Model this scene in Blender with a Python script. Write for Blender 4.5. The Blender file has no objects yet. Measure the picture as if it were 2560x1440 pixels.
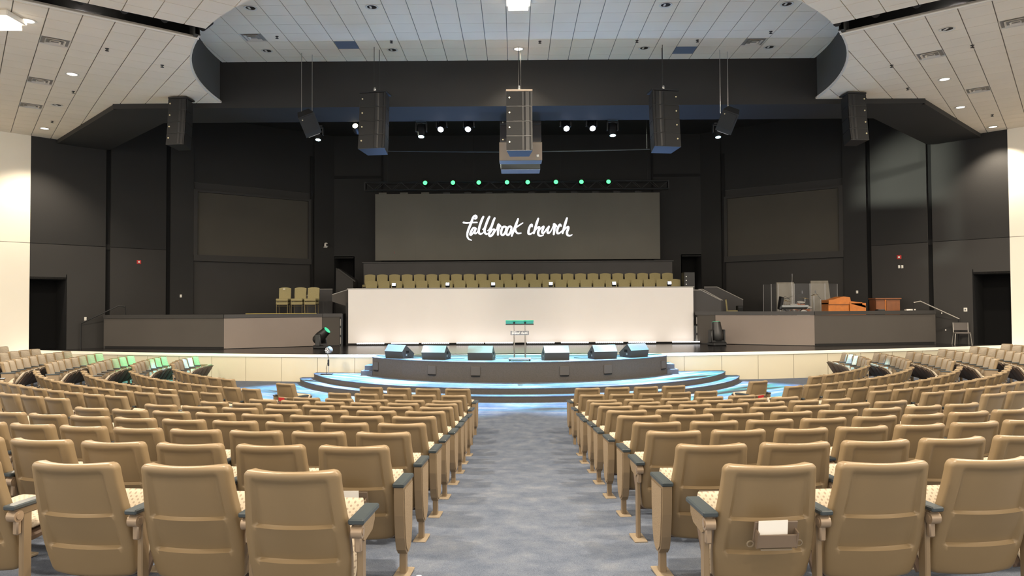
import bpy, math, random
from mathutils import Vector, Matrix, Euler
random.seed(7)
R = math.radians
PI = math.pi
scn = bpy.context.scene
col = scn.collection

# ------------------------------------------------------------------ camera, world, light, exposure
FPX, HZ, YAW, ROLL = 1800.0, 765.0, .0047, .0055
CAM = Vector((-.11, 0.0, 2.35))
cd = bpy.data.cameras.new('camera')
cam = bpy.data.objects.new('camera', cd)
col.objects.link(cam)
cd.sensor_fit = 'HORIZONTAL'
cd.sensor_width = 36.0
cd.lens = FPX / 2560.0 * 36.0
cd.clip_start = .05
cd.clip_end = 200
PITCH = math.atan2(HZ - 720, FPX)
cam.matrix_world = (Matrix.Translation(CAM) @ Matrix.Rotation(YAW, 4, 'Z') @ Matrix.Rotation(PI / 2 + PITCH, 4, 'X')
                    @ Matrix.Rotation(-ROLL, 4, 'Z'))
scn.camera = cam
vs = scn.view_settings
vs.view_transform = 'Standard'
vs.look = 'None'
vs.gamma = 1.0
vs.use_curve_mapping = False
vs.exposure = 0.12

w = bpy.data.worlds.new('world')
scn.world = w
w.use_nodes = True
w.node_tree.nodes['Background'].inputs[0].default_value = (1.0, .92, .81, 1)
w.node_tree.nodes['Background'].inputs[1].default_value = 2.2

def lamp(name, kind, loc, power, color=(1, 1, 1), size=.3, target=None, spot=60, blend=.3, parent=None, label=None):
    d = bpy.data.lights.new(name, kind)
    d.energy = power
    d.color = color
    if kind == 'AREA':
        d.shape = 'DISK'
        d.size = size
    elif kind == 'SPOT':
        d.spot_size = R(spot)
        d.spot_blend = blend
        d.shadow_soft_size = size
    else:
        d.shadow_soft_size = size
    o = bpy.data.objects.new(name, d)
    col.objects.link(o)
    o.location = loc
    if target is not None:
        v = Vector(target) - Vector(loc)
        o.rotation_euler = v.to_track_quat('-Z', 'Y').to_euler()
    return o

WARM = (1.0, .86, .68)
HB = 680
# house high-bay lamps hung under the side ceiling (the two in view and those of the same grid over the seats behind the camera)
HIGH_BAYS = [(-10.9, 15.0, 8.42), (10.9, 15.0, 8.42), (0.0, 17.15, 9.66), (-5.5, 9.0, 8.42), (5.5, 9.0, 8.42), (-14, 8.0, 8.42), (14, 8.0, 8.42),
             (0, 5.0, 8.42), (-6.5, 1.0, 8.42), (6.5, 1.0, 8.42), (-13, 1.0, 8.42), (13, 1.0, 8.42), (0, -3.0, 8.42), (-7, -5, 8.42), (7, -5, 8.42)]
for p in HIGH_BAYS:
    lamp('house_lamp', 'AREA', (p[0], p[1], p[2] - .17), HB * (.6 if p[2] > 9 else 1.15 if p[1] > 4 else .35), WARM, .55)

# ------------------------------------------------------------------ helpers
def proj(P):
    X, Y, Z = P[0] - CAM.x, P[1] - CAM.y, P[2] - CAM.z
    c, s = math.cos(YAW), math.sin(YAW)
    x, y = c * X + s * Y, -s * X + c * Y
    c, s = math.cos(PITCH), math.sin(PITCH)
    d, u = c * y + s * Z, -s * y + c * Z
    if d < .05:
        return (-9e9, -9e9, d)
    px, py = FPX * x / d, -FPX * u / d
    c, s = math.cos(ROLL), math.sin(ROLL)
    return (1280 + c * px + s * py, 720 - s * px + c * py, d)

def lin(c):
    return tuple((v / 12.92 if v <= .04045 else ((v + .055) / 1.055) ** 2.4) for v in [q / 255.0 for q in c])

MATS = {}
def mat(name, rgb, rough=.6, metal=0.0, emit=None, estr=0.0, var=0.0, vscale=8.0, bump=0.0, bscale=60.0, spec=.5, trans=0.0, alpha=1.0):
    m = bpy.data.materials.new(name)
    m.use_nodes = True
    nt = m.node_tree
    b = nt.nodes['Principled BSDF']
    c = lin(rgb)
    b.inputs['Base Color'].default_value = (*c, 1)
    b.inputs['Roughness'].default_value = rough
    b.inputs['Metallic'].default_value = metal
    b.inputs['Specular IOR Level'].default_value = spec
    if trans:
        b.inputs['Transmission Weight'].default_value = trans
    if alpha < 1:
        b.inputs['Alpha'].default_value = alpha
    if emit:
        b.inputs['Emission Color'].default_value = (*lin(emit), 1)
        b.inputs['Emission Strength'].default_value = estr
    tc = nt.nodes.new('ShaderNodeTexCoord')
    if var:
        n = nt.nodes.new('ShaderNodeTexNoise')
        n.inputs['Scale'].default_value = vscale
        n.inputs['Detail'].default_value = 4
        nt.links.new(tc.outputs['Object'], n.inputs['Vector'])
        mp = nt.nodes.new('ShaderNodeMapRange')
        mp.inputs['From Min'].default_value = .3
        mp.inputs['From Max'].default_value = .7
        mp.inputs['To Min'].default_value = 1 - var
        mp.inputs['To Max'].default_value = 1 + var
        nt.links.new(n.outputs['Fac'], mp.inputs['Value'])
        mx = nt.nodes.new('ShaderNodeVectorMath')
        mx.operation = 'SCALE'
        mx.inputs[0].default_value = c
        nt.links.new(mp.outputs['Result'], mx.inputs['Scale'])
        nt.links.new(mx.outputs['Vector'], b.inputs['Base Color'])
    if bump:
        n2 = nt.nodes.new('ShaderNodeTexNoise')
        n2.inputs['Scale'].default_value = bscale
        n2.inputs['Detail'].default_value = 3
        nt.links.new(tc.outputs['Object'], n2.inputs['Vector'])
        bp = nt.nodes.new('ShaderNodeBump')
        bp.inputs['Strength'].default_value = bump
        bp.inputs['Distance'].default_value = .01
        nt.links.new(n2.outputs['Fac'], bp.inputs['Height'])
        nt.links.new(bp.outputs['Normal'], b.inputs['Normal'])
    MATS[name] = m
    return m

def ramp(nt, fac, stops):
    r = nt.nodes.new('ShaderNodeValToRGB')
    while len(r.color_ramp.elements) < len(stops):
        r.color_ramp.elements.new(.5)
    for e, (p, c) in zip(r.color_ramp.elements, stops):
        e.position = p
        e.color = (*lin(c), 1)
    nt.links.new(fac, r.inputs['Fac'])
    return r

class MB:
    def __init__(s):
        s.v = []
        s.f = []
    def add(s, vs_, fs_):
        o = len(s.v)
        s.v += [tuple(p) for p in vs_]
        s.f += [tuple(i + o for i in q) for q in fs_]
        return s
    def box(s, c, d, rot=None, bev=0.0):
        hx, hy, hz = d[0] / 2, d[1] / 2, d[2] / 2
        M = (Euler(rot).to_matrix() if rot is not None and not isinstance(rot, Matrix) else rot)
        b = min(bev, hx * .49, hy * .49, hz * .49)
        if b <= 0:
            vv = [Vector((x, y, z)) for x in (-hx, hx) for y in (-hy, hy) for z in (-hz, hz)]
            ff = [(0, 1, 3, 2), (4, 6, 7, 5), (0, 4, 5, 1), (2, 3, 7, 6), (0, 2, 6, 4), (1, 5, 7, 3)]
        else:
            vv = []
            idx = {}
            for sx in (-1, 1):
                for sy in (-1, 1):
                    for sz in (-1, 1):
                        for ax in range(3):
                            p = [sx * (hx - b), sy * (hy - b), sz * (hz - b)]
                            p[ax] = (sx * hx, sy * hy, sz * hz)[ax]
                            idx[(sx, sy, sz, ax)] = len(vv)
                            vv.append(Vector(p))
            ff = []
            for ax in range(3):
                o1, o2 = [(1, 2), (2, 0), (0, 1)][ax]
                for sg in (-1, 1):
                    q = []
                    for a, c2 in ((-1, -1), (1, -1), (1, 1), (-1, 1)):
                        k = [0, 0, 0]
                        k[ax] = sg
                        k[o1] = a
                        k[o2] = c2
                        q.append(idx[(*k, ax)])
                    ff.append(tuple(q if sg > 0 else q[::-1]))
            for ax in range(3):
                o1, o2 = [(1, 2), (2, 0), (0, 1)][ax]
                for a in (-1, 1):
                    for c2 in (-1, 1):
                        k = [0, 0, 0]
                        k[o1] = a
                        k[o2] = c2
                        k0 = list(k)
                        k0[ax] = -1
                        k1 = list(k)
                        k1[ax] = 1
                        q = [idx[(*k0, o1)], idx[(*k1, o1)], idx[(*k1, o2)], idx[(*k0, o2)]]
                        ff.append(tuple(q if a * c2 < 0 else q[::-1]))
            for sx in (-1, 1):
                for sy in (-1, 1):
                    for sz in (-1, 1):
                        q = [idx[(sx, sy, sz, 0)], idx[(sx, sy, sz, 1)], idx[(sx, sy, sz, 2)]]
                        ff.append(tuple(q if sx * sy * sz > 0 else q[::-1]))
        if M is not None:
            vv = [M @ p for p in vv]
        return s.add([(p[0] + c[0], p[1] + c[1], p[2] + c[2]) for p in vv], ff)
    def cyl(s, p0, p1, r0, r1=None, n=12, caps=True):
        r1 = r0 if r1 is None else r1
        p0, p1 = Vector(p0), Vector(p1)
        q = (p1 - p0).to_track_quat('Z', 'Y')
        vv = []
        for p, r_ in ((p0, r0), (p1, r1)):
            for i in range(n):
                a = 2 * PI * i / n
                vv.append(p + q @ Vector((math.cos(a) * r_, math.sin(a) * r_, 0)))
        ff = [(i, (i + 1) % n, n + (i + 1) % n, n + i) for i in range(n)]
        if caps:
            ff += [tuple(range(n - 1, -1, -1)), tuple(range(n, 2 * n))]
        return s.add(vv, ff)
    def tube(s, pts, r, n=8):
        pts = [Vector(p) for p in pts]
        rings = []
        for i, p in enumerate(pts):
            t = (pts[min(i + 1, len(pts) - 1)] - pts[max(i - 1, 0)]).normalized()
            q = t.to_track_quat('Z', 'Y')
            rings.append([p + q @ Vector((math.cos(2 * PI * k / n) * r, math.sin(2 * PI * k / n) * r, 0)) for k in range(n)])
        # keep rings aligned
        for i in range(1, len(rings)):
            best = min(range(n), key=lambda o: (rings[i][o] - rings[i - 1][0]).length)
            rings[i] = rings[i][best:] + rings[i][:best]
        vv = [p for rg in rings for p in rg]
        ff = []
        for i in range(len(rings) - 1):
            for k in range(n):
                ff.append((i * n + k, i * n + (k + 1) % n, (i + 1) * n + (k + 1) % n, (i + 1) * n + k))
        ff += [tuple(range(n - 1, -1, -1)), tuple(range(len(vv) - n, len(vv)))]
        return s.add(vv, ff)
    def prism(s, poly, z0, z1, M=None):
        n = len(poly)
        a = sum(poly[i][0] * poly[(i + 1) % n][1] - poly[(i + 1) % n][0] * poly[i][1] for i in range(n))
        if a < 0:
            poly = poly[::-1]
        vv = [Vector((x, y, z0)) for x, y in poly] + [Vector((x, y, z1)) for x, y in poly]
        if M is not None:
            vv = [M @ p for p in vv]
        return s.add(vv, [tuple(range(n - 1, -1, -1)), tuple(range(n, 2 * n))] + [(i, (i + 1) % n, n + (i + 1) % n, n + i) for i in range(n)])
    def lathe(s, prof, n=16, M=None, caps=True):
        vv = []
        for r_, z in prof:
            for i in range(n):
                a = 2 * PI * i / n
                vv.append(Vector((r_ * math.cos(a), r_ * math.sin(a), z)))
        if M is not None:
            vv = [M @ p for p in vv]
        ff = []
        m = len(prof)
        for j in range(m - 1):
            for i in range(n):
                ff.append((j * n + i, j * n + (i + 1) % n, (j + 1) * n + (i + 1) % n, (j + 1) * n + i))
        if caps:
            ff += [tuple(range(n - 1, -1, -1)), tuple(range((m - 1) * n, m * n))]
        return s.add(vv, ff)
    def mesh(s, name, smooth=None):
        me = bpy.data.meshes.new(name)
        me.from_pydata(s.v, [], s.f)
        if smooth:
            me.polygons.foreach_set('use_smooth', [True] * len(me.polygons))
            me.set_sharp_from_angle(angle=R(smooth))
        me.update()
        return me
    def build(s, name, m, parent=None, loc=None, rot=None, smooth=None):
        me = s.mesh(name, smooth)
        me.materials.append(MATS[m])
        return obj(name, me, parent, loc, rot)

def obj(name, me, parent=None, loc=None, rot=None):
    o = bpy.data.objects.new(name, me)
    col.objects.link(o)
    if parent is not None:
        o.parent = parent
    if loc is not None:
        o.location = loc
    if rot is not None:
        o.rotation_euler = rot
    return o

def tag(o, label=None, cat=None, group=None, kind=None):
    if label:
        o['label'] = label
    if cat:
        o['category'] = cat
    if group:
        o['group'] = group
    if kind:
        o['kind'] = kind
    return o

def thing(name, label, cat, loc=(0, 0, 0), rz=0, group=None, rot=None):
    o = bpy.data.objects.new(name, None)
    o.empty_display_size = .1
    col.objects.link(o)
    o.location = loc
    o.rotation_euler = rot if rot is not None else (0, 0, rz)
    return tag(o, label, cat, group)

def struct(o, label=None, cat=None):
    o['kind'] = 'structure'
    return tag(o, label, cat)

def copy_tree(o, parent=None):
    c = o.copy()
    col.objects.link(c)
    c.parent = parent
    for ch in o.children:
        copy_tree(ch, c)
    return c

ORD = ['first', 'second', 'third', 'fourth', 'fifth', 'sixth', 'seventh', 'eighth', 'ninth', 'tenth', 'eleventh', 'twelfth', 'thirteenth',
       'fourteenth', 'fifteenth', 'sixteenth', 'seventeenth', 'eighteenth', 'nineteenth', 'twentieth']

# ------------------------------------------------------------------ materials
mat('white_wall', (250, 242, 226), .75, var=.02, vscale=.6)
mat('black_wall', (42, 41, 40), .8, var=.10, vscale=.5, bump=.15, bscale=40)
mat('black_lower', (55, 53, 51), .75, var=.08, vscale=.5)
mat('void_black', (8, 8, 9), .95)
mat('gap_dark', (26, 25, 25), .9)
mat('fascia', (70, 70, 68), .8, var=.05, vscale=.4)
mat('tile', (244, 232, 213), .9, var=.03, vscale=.7, bump=.25, bscale=90)
mat('tile_grid', (150, 144, 136), .8)
mat('stage_black', (34, 33, 34), .22, var=.12, vscale=1.2)
mat('grey_brown', (142, 130, 122), .8, var=.05, vscale=.7)
mat('dark_brown_grey', (78, 73, 68), .8, var=.05, vscale=.7)
mat('thrust_carpet', (78, 73, 68), .95, var=.10, vscale=30, bump=.3, bscale=300)
mat('cream_panel', (208, 199, 174), .7, var=.02, vscale=1)
mat('nosing', (240, 234, 218), .55)
mat('facade_white', (240, 235, 232), .7, var=.015, vscale=.8)
mat('screen_grey', (104, 101, 92), .65, var=.05, vscale=.6)
mat('proj_screen', (74, 70, 62), .8, var=.06, vscale=.7)
mat('letters', (255, 255, 255), .5, emit=(238, 240, 255), estr=1.8)
mat('speaker_black', (24, 24, 25), .55, bump=.2, bscale=200)
mat('speaker_grille', (30, 30, 30), .75, bump=.5, bscale=400)
mat('speaker_dark', (22, 22, 23), .6)
mat('speaker_edge', (80, 80, 80), .4, metal=.4)
mat('sub_grille', (54, 50, 50), .7)
mat('beige_box', (168, 150, 132), .7)
mat('blue_side', (70, 120, 178), .5)
mat('steel', (190, 188, 184), .3, metal=.9)
mat('dark_steel', (70, 70, 70), .4, metal=.8)
mat('black_plastic', (24, 24, 25), .45)
mat('grey_plastic', (120, 120, 122), .5)
mat('wedge_grey', (58, 58, 56), .6, bump=.3, bscale=200)
mat('wedge_grille_lit_back', (120, 118, 114), .6, bump=.6, bscale=300)
mat('badge', (215, 205, 170), .35, metal=.3)
mat('lens_white', (255, 255, 255), .3, emit=(228, 232, 255), estr=9)
mat('lens_cyan', (220, 250, 255), .3, emit=(190, 240, 255), estr=7)
mat('lens_warm', (255, 244, 210), .3, emit=(255, 236, 190), estr=9)
mat('lens_green', (60, 255, 140), .3, emit=(80, 255, 128), estr=2.6)
mat('green_lit_acrylic', (44, 178, 128), .3)  # clear lectern top, green lamp light painted into its colour
mat('green_lens_off', (60, 200, 160), .25, emit=(40, 210, 150), estr=.7)
mat('lamp_on', (255, 250, 240), .4, emit=(255, 244, 228), estr=5)
mat('lamp_off', (64, 60, 56), .3, metal=.6)
mat('led_white', (255, 255, 255), .4, emit=(250, 248, 255), estr=1.4)
mat('metal_white', (225, 220, 210), .45)
mat('vent_white', (214, 206, 194), .5)
mat('vent_dark', (48, 44, 40), .8)
mat('vent_blue', (112, 128, 152), .6)
mat('tan_plastic', (131, 112, 84), .38, var=.02, vscale=3, bump=.06, bscale=500, spec=.4)
mat('tan_metal', (128, 110, 86), .4, var=.03, vscale=6)
mat('tan_insert', (140, 122, 98), .9, bump=.5, bscale=260, var=.06, vscale=60)
mat('seat_under', (84, 68, 56), .55, var=.06, vscale=10)
mat('arm_slate', (58, 66, 70), .32)
mat('hinge_cap', (160, 140, 118), .3, metal=.3)
mat('foot_plate', (138, 124, 104), .4)
mat('holder_grey', (116, 100, 84), .4)
mat('paper', (240, 236, 228), .8)
mat('paper_red', (178, 40, 40), .7)
mat('choir_fabric', (166, 154, 112), .95, var=.07, vscale=40, bump=.3, bscale=300)
mat('chair_gold', (120, 108, 78), .35, metal=.7)
mat('organ_wood', (198, 116, 40), .38, var=.16, vscale=5)
mat('console_wood', (132, 80, 44), .45, var=.14, vscale=6)
mat('foam_grey', (150, 144, 132), .95, var=.14, vscale=4)
mat('chrome', (215, 215, 215), .15, metal=1)
mat('brass', (205, 170, 90), .25, metal=.9)
mat('drum_red', (196, 120, 74), .25, var=.1, vscale=6)
mat('drum_skin', (235, 232, 225), .5)
mat('keyboard_grey', (150, 154, 156), .5)
mat('red_device', (196, 40, 36), .4)
mat('device_white', (240, 238, 228), .4)
mat('rail_light', (196, 190, 180), .35, metal=.5)
mat('chair_grey', (104, 98, 94), .85, bump=.3, bscale=300)
mat('yellow_strip', (206, 186, 96), .6)
mat('wall_cap', (150, 146, 140), .5)
mat('half_wall', (78, 76, 76), .8, var=.05, vscale=1)
mat('bottle_white', (238, 238, 240), .35)
mat('bottle_clear', (222, 230, 236), .08, trans=.85)
mat('acrylic', (190, 192, 195), .05, alpha=.06, spec=.3)
mat('acrylic_edge', (196, 194, 192), .3, alpha=.6)
mat('cable', (40, 40, 42), .6)
mat('red_mark', (170, 60, 50), .6)

def carpet():
    m = bpy.data.materials.new('carpet')
    m.use_nodes = True
    nt = m.node_tree
    b = nt.nodes['Principled BSDF']
    b.inputs['Roughness'].default_value = .95
    b.inputs['Specular IOR Level'].default_value = .15
    tc = nt.nodes.new('ShaderNodeTexCoord')
    mp = nt.nodes.new('ShaderNodeMapping')
    mp.inputs['Scale'].default_value = (1, .75, 1)
    nt.links.new(tc.outputs['Object'], mp.inputs['Vector'])
    n = nt.nodes.new('ShaderNodeTexNoise')
    n.inputs['Scale'].default_value = 4.6
    n.inputs['Detail'].default_value = 5
    n.inputs['Roughness'].default_value = .62
    nt.links.new(mp.outputs['Vector'], n.inputs['Vector'])
    r1 = ramp(nt, n.outputs['Fac'], [(.30, (90, 99, 115)), (.46, (101, 109, 124)), (.58, (109, 116, 129)), (.72, (122, 127, 137))])
    n2 = nt.nodes.new('ShaderNodeTexNoise')
    n2.inputs['Scale'].default_value = 160
    n2.inputs['Detail'].default_value = 2
    nt.links.new(tc.outputs['Object'], n2.inputs['Vector'])
    r2 = ramp(nt, n2.outputs['Fac'], [(.3, (170, 172, 176)), (.7, (255, 255, 255))])
    mx = nt.nodes.new('ShaderNodeMix')
    mx.data_type = 'RGBA'
    mx.blend_type = 'MULTIPLY'
    mx.inputs['Factor'].default_value = .8
    nt.links.new(r1.outputs['Color'], mx.inputs['A'])
    nt.links.new(r2.outputs['Color'], mx.inputs['B'])
    nt.links.new(mx.outputs['Result'], b.inputs['Base Color'])
    bp = nt.nodes.new('ShaderNodeBump')
    bp.inputs['Strength'].default_value = .35
    bp.inputs['Distance'].default_value = .006
    nt.links.new(n2.outputs['Fac'], bp.inputs['Height'])
    nt.links.new(bp.outputs['Normal'], b.inputs['Normal'])
    MATS['carpet'] = m
carpet()

def dotted():
    m = bpy.data.materials.new('dotted_fabric')
    m.use_nodes = True
    nt = m.node_tree
    b = nt.nodes['Principled BSDF']
    b.inputs['Roughness'].default_value = .95
    b.inputs['Specular IOR Level'].default_value = .1
    tc = nt.nodes.new('ShaderNodeTexCoord')
    mp = nt.nodes.new('ShaderNodeMapping')
    mp.inputs['Rotation'].default_value = (0, 0, R(45))
    nt.links.new(tc.outputs['Object'], mp.inputs['Vector'])
    sp = nt.nodes.new('ShaderNodeSeparateXYZ')
    nt.links.new(tc.outputs['Object'], sp.inputs[0])
    # lattice of round dots on the pad: x across, y+z along
    ad = nt.nodes.new('ShaderNodeMath')
    ad.operation = 'ADD'
    nt.links.new(sp.outputs['Y'], ad.inputs[0])
    nt.links.new(sp.outputs['Z'], ad.inputs[1])
    cx = nt.nodes.new('ShaderNodeCombineXYZ')
    nt.links.new(sp.outputs['X'], cx.inputs[0])
    nt.links.new(ad.outputs[0], cx.inputs[1])
    nt.links.new(cx.outputs[0], mp.inputs['Vector'])
    vo = nt.nodes.new('ShaderNodeTexVoronoi')
    vo.voronoi_dimensions = '2D'
    vo.inputs['Scale'].default_value = 42
    vo.inputs['Randomness'].default_value = 0
    nt.links.new(mp.outputs['Vector'], vo.inputs['Vector'])
    r = ramp(nt, vo.outputs['Distance'], [(.14, (146, 134, 119)), (.24, (150, 138, 122)), (.30, (180, 168, 150)), (.7, (174, 162, 145))])
    nt.links.new(r.outputs['Color'], b.inputs['Base Color'])
    MATS['dotted_fabric'] = m
dotted()

# ------------------------------------------------------------------ the setting
CY = 23.065          # centre of the seating curves
RB, SLOPE = 11.6, .0862
ZS = .85             # stage floor
ZC, ZU = 8.55, 9.80  # side ceiling, raised centre ceiling
RC, YC = 8.98, 21.5  # round opening in the ceiling
YH = 21.65           # header face

def floor_z(x, y):
    return SLOPE * max(0.0, math.hypot(x, CY - y) - RB)

m = MB()
radii = [0.0, 6, 9, 11.6] + [11.6 + .9 * i for i in range(1, 23)]
angs = [R(a) for a in range(-96, 97, 3)]
for r_ in radii:
    for a in angs:
        m.v.append((r_ * math.sin(a), CY - r_ * math.cos(a), SLOPE * max(0, r_ - RB)))
na = len(angs)
for i in range(len(radii) - 1):
    for j in range(na - 1):
        m.f.append((i * na + j, i * na + j + 1, (i + 1) * na + j + 1, (i + 1) * na + j))
struct(m.build('floor', 'carpet', smooth=60), 'blue grey mottled carpet floor raking down to the stage', 'floor')

# --- stage: curved apron
def apron_y(x):
    return 22.18 + x * x / (2 * 41.5)
NAP = 60
edge = [(-19.2 + 38.4 * i / NAP, apron_y(-19.2 + 38.4 * i / NAP)) for i in range(NAP + 1)]
m = MB().prism(edge + [(19.2, 34.4), (-19.2, 34.4)], .02, ZS)
struct(m.build('floor_stage', 'stage_black'), 'glossy black stage floor', 'stage floor')
m = MB()
prev = None
for x, y in edge:
    nx, ny = x / 41.5, -1.0
    l = math.hypot(nx, ny)
    nx, ny = nx / l, ny / l
    pr = [(x + nx * a, y + ny * a, z) for a, z in ((-.04, ZS + .012), (.045, ZS + .012), (.06, ZS - .01), (.06, ZS - .075), (.03, ZS - .09), (0, ZS - .09))]
    o = len(m.v)
    m.v += pr
    if prev is not None:
        for k in range(5):
            m.f.append((prev + k, prev + k + 1, o + k + 1, o + k))
    prev = o
struct(m.build('trim_1', 'nosing', smooth=40), 'pale rounded nosing along the curved stage edge', 'trim')
ap = struct(thing('wall_stage_front', 'curved cream panelled front of the stage', 'stage front', (0, 22.2, 0)))
ap['kind'] = 'structure'
xs_ = [5.13 + 1.21 * k for k in range(-4, 12)]
cuts = sorted([-x for x in xs_ if x > .3] + [0.0] + [x for x in xs_ if x > .3])
for i in range(len(cuts) - 1):
    a, b = cuts[i] + .006, cuts[i + 1] - .006
    pl, ql = [], []
    for k in range(5):
        x = a + (b - a) * k / 4
        pl.append((x, apron_y(x) - .022 - 22.2))
        ql.append((x, apron_y(x) + .0 - 22.2))
    MB().prism(pl + ql[::-1], 0.0, ZS - .09).build('panel', 'cream_panel', ap)

# --- thrust and its two curved steps
CT = 24.85
def arc_poly(rad, xe, yb, n=48):
    a0 = math.asin(min(1, xe / rad))
    pts = [(rad * math.sin(-a0 + 2 * a0 * i / n), CT - rad * math.cos(-a0 + 2 * a0 * i / n)) for i in range(n + 1)]
    return pts + [(xe, yb), (-xe, yb)]
def stepped(name, rad, xe, z0, z1, label, cat, topmat):
    root = struct(thing(name, label, cat, (0, 20, z0)))
    poly = [(x, y - 20) for x, y in arc_poly(rad, xe, 22.75)]
    MB().prism(poly, 0, z1 - z0 - .02).build('riser', 'thrust_carpet', root)
    poly2 = [(x, y - 20) for x, y in arc_poly(rad + .012, xe + .01, 22.75)]
    MB().prism(poly2, z1 - z0 - .02, z1 - z0).build('tread', topmat, root)
    return root
stepped('floor_step_lower', 7.24, 6.82, 0.0, .15, 'lower curved carpeted step around the thrust', 'step', 'carpet')
stepped('floor_step_upper', 6.84, 6.36, .15, .30, 'upper curved carpeted step around the thrust', 'step', 'carpet')
th = stepped('floor_thrust', 5.52, 4.38, .30, ZS, 'dark carpeted thrust stage with curved front', 'stage', 'carpet')
for i, a in enumerate([-50, -26, -12.5, 12.5, 26, 50]):
    a_ = R(a)
    p = (5.53 * math.sin(a_), CT - 5.53 * math.cos(a_) - 20, .30)
    q = MB().box((0, 0, 0), (.26, .03, .24), bev=.008).build('speaker_plate', 'dark_brown_grey', th, p, (0, 0, a_))
    MB().box((0, -.012, -.13), (.24, .03, .025)).build('slot', 'void_black', q)
for s in (-1, 1):
    r_ = struct(thing('floor_side_step', ('left' if s < 0 else 'right') + ' small carpeted steps beside the thrust', 'step', (s * 4.39, 22.0, .30)))
    MB().box((s * .17, .05, .07), (.34, 1.1, .14)).build('tread', 'carpet', r_)
    MB().box((s * .13, .15, .21), (.26, .95, .14)).build('tread', 'carpet', r_)

# --- side walls: white house wall running into black stage wall
W0, W1, W2 = (-25.6, 16.3), (-17.45, 25.60), (-14.3, 29.15)
P1 = (-15.72, 27.50)
W3, W4, W5 = (-13.5, 29.85), (-9.35, 33.05), (-8.62, 33.75)
ZT = 10.4
def wallseg(mb, p, q, z0, z1, t=.2, off=0.0):
    d = Vector((q[0] - p[0], q[1] - p[1], 0))
    n = Vector((d.y, -d.x, 0)).normalized()      # toward the room for left-to-right order
    a, b = Vector((*p, 0)) + n * off, Vector((*q, 0)) + n * off
    poly = [a[:2], b[:2], (b - n * t)[:2], (a - n * t)[:2]]
    return mb.prism([tuple(k) for k in poly], z0, z1)
def lerp(p, q, t):
    return (p[0] + (q[0] - p[0]) * t, p[1] + (q[1] - p[1]) * t)
def mx_(p, s):
    return (p[0] * -s, p[1])      # s=-1 keeps the left side, s=+1 mirrors
def seg(mb, p, q, z0, z1, s, t=.2, off=0.0):
    a, b = mx_(p, s), mx_(q, s)
    return wallseg(mb, a, b, z0, z1, t, off) if s < 0 else wallseg(mb, b, a, z0, z1, t, off)
DT = .26              # door opening along W1->P1
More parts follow.
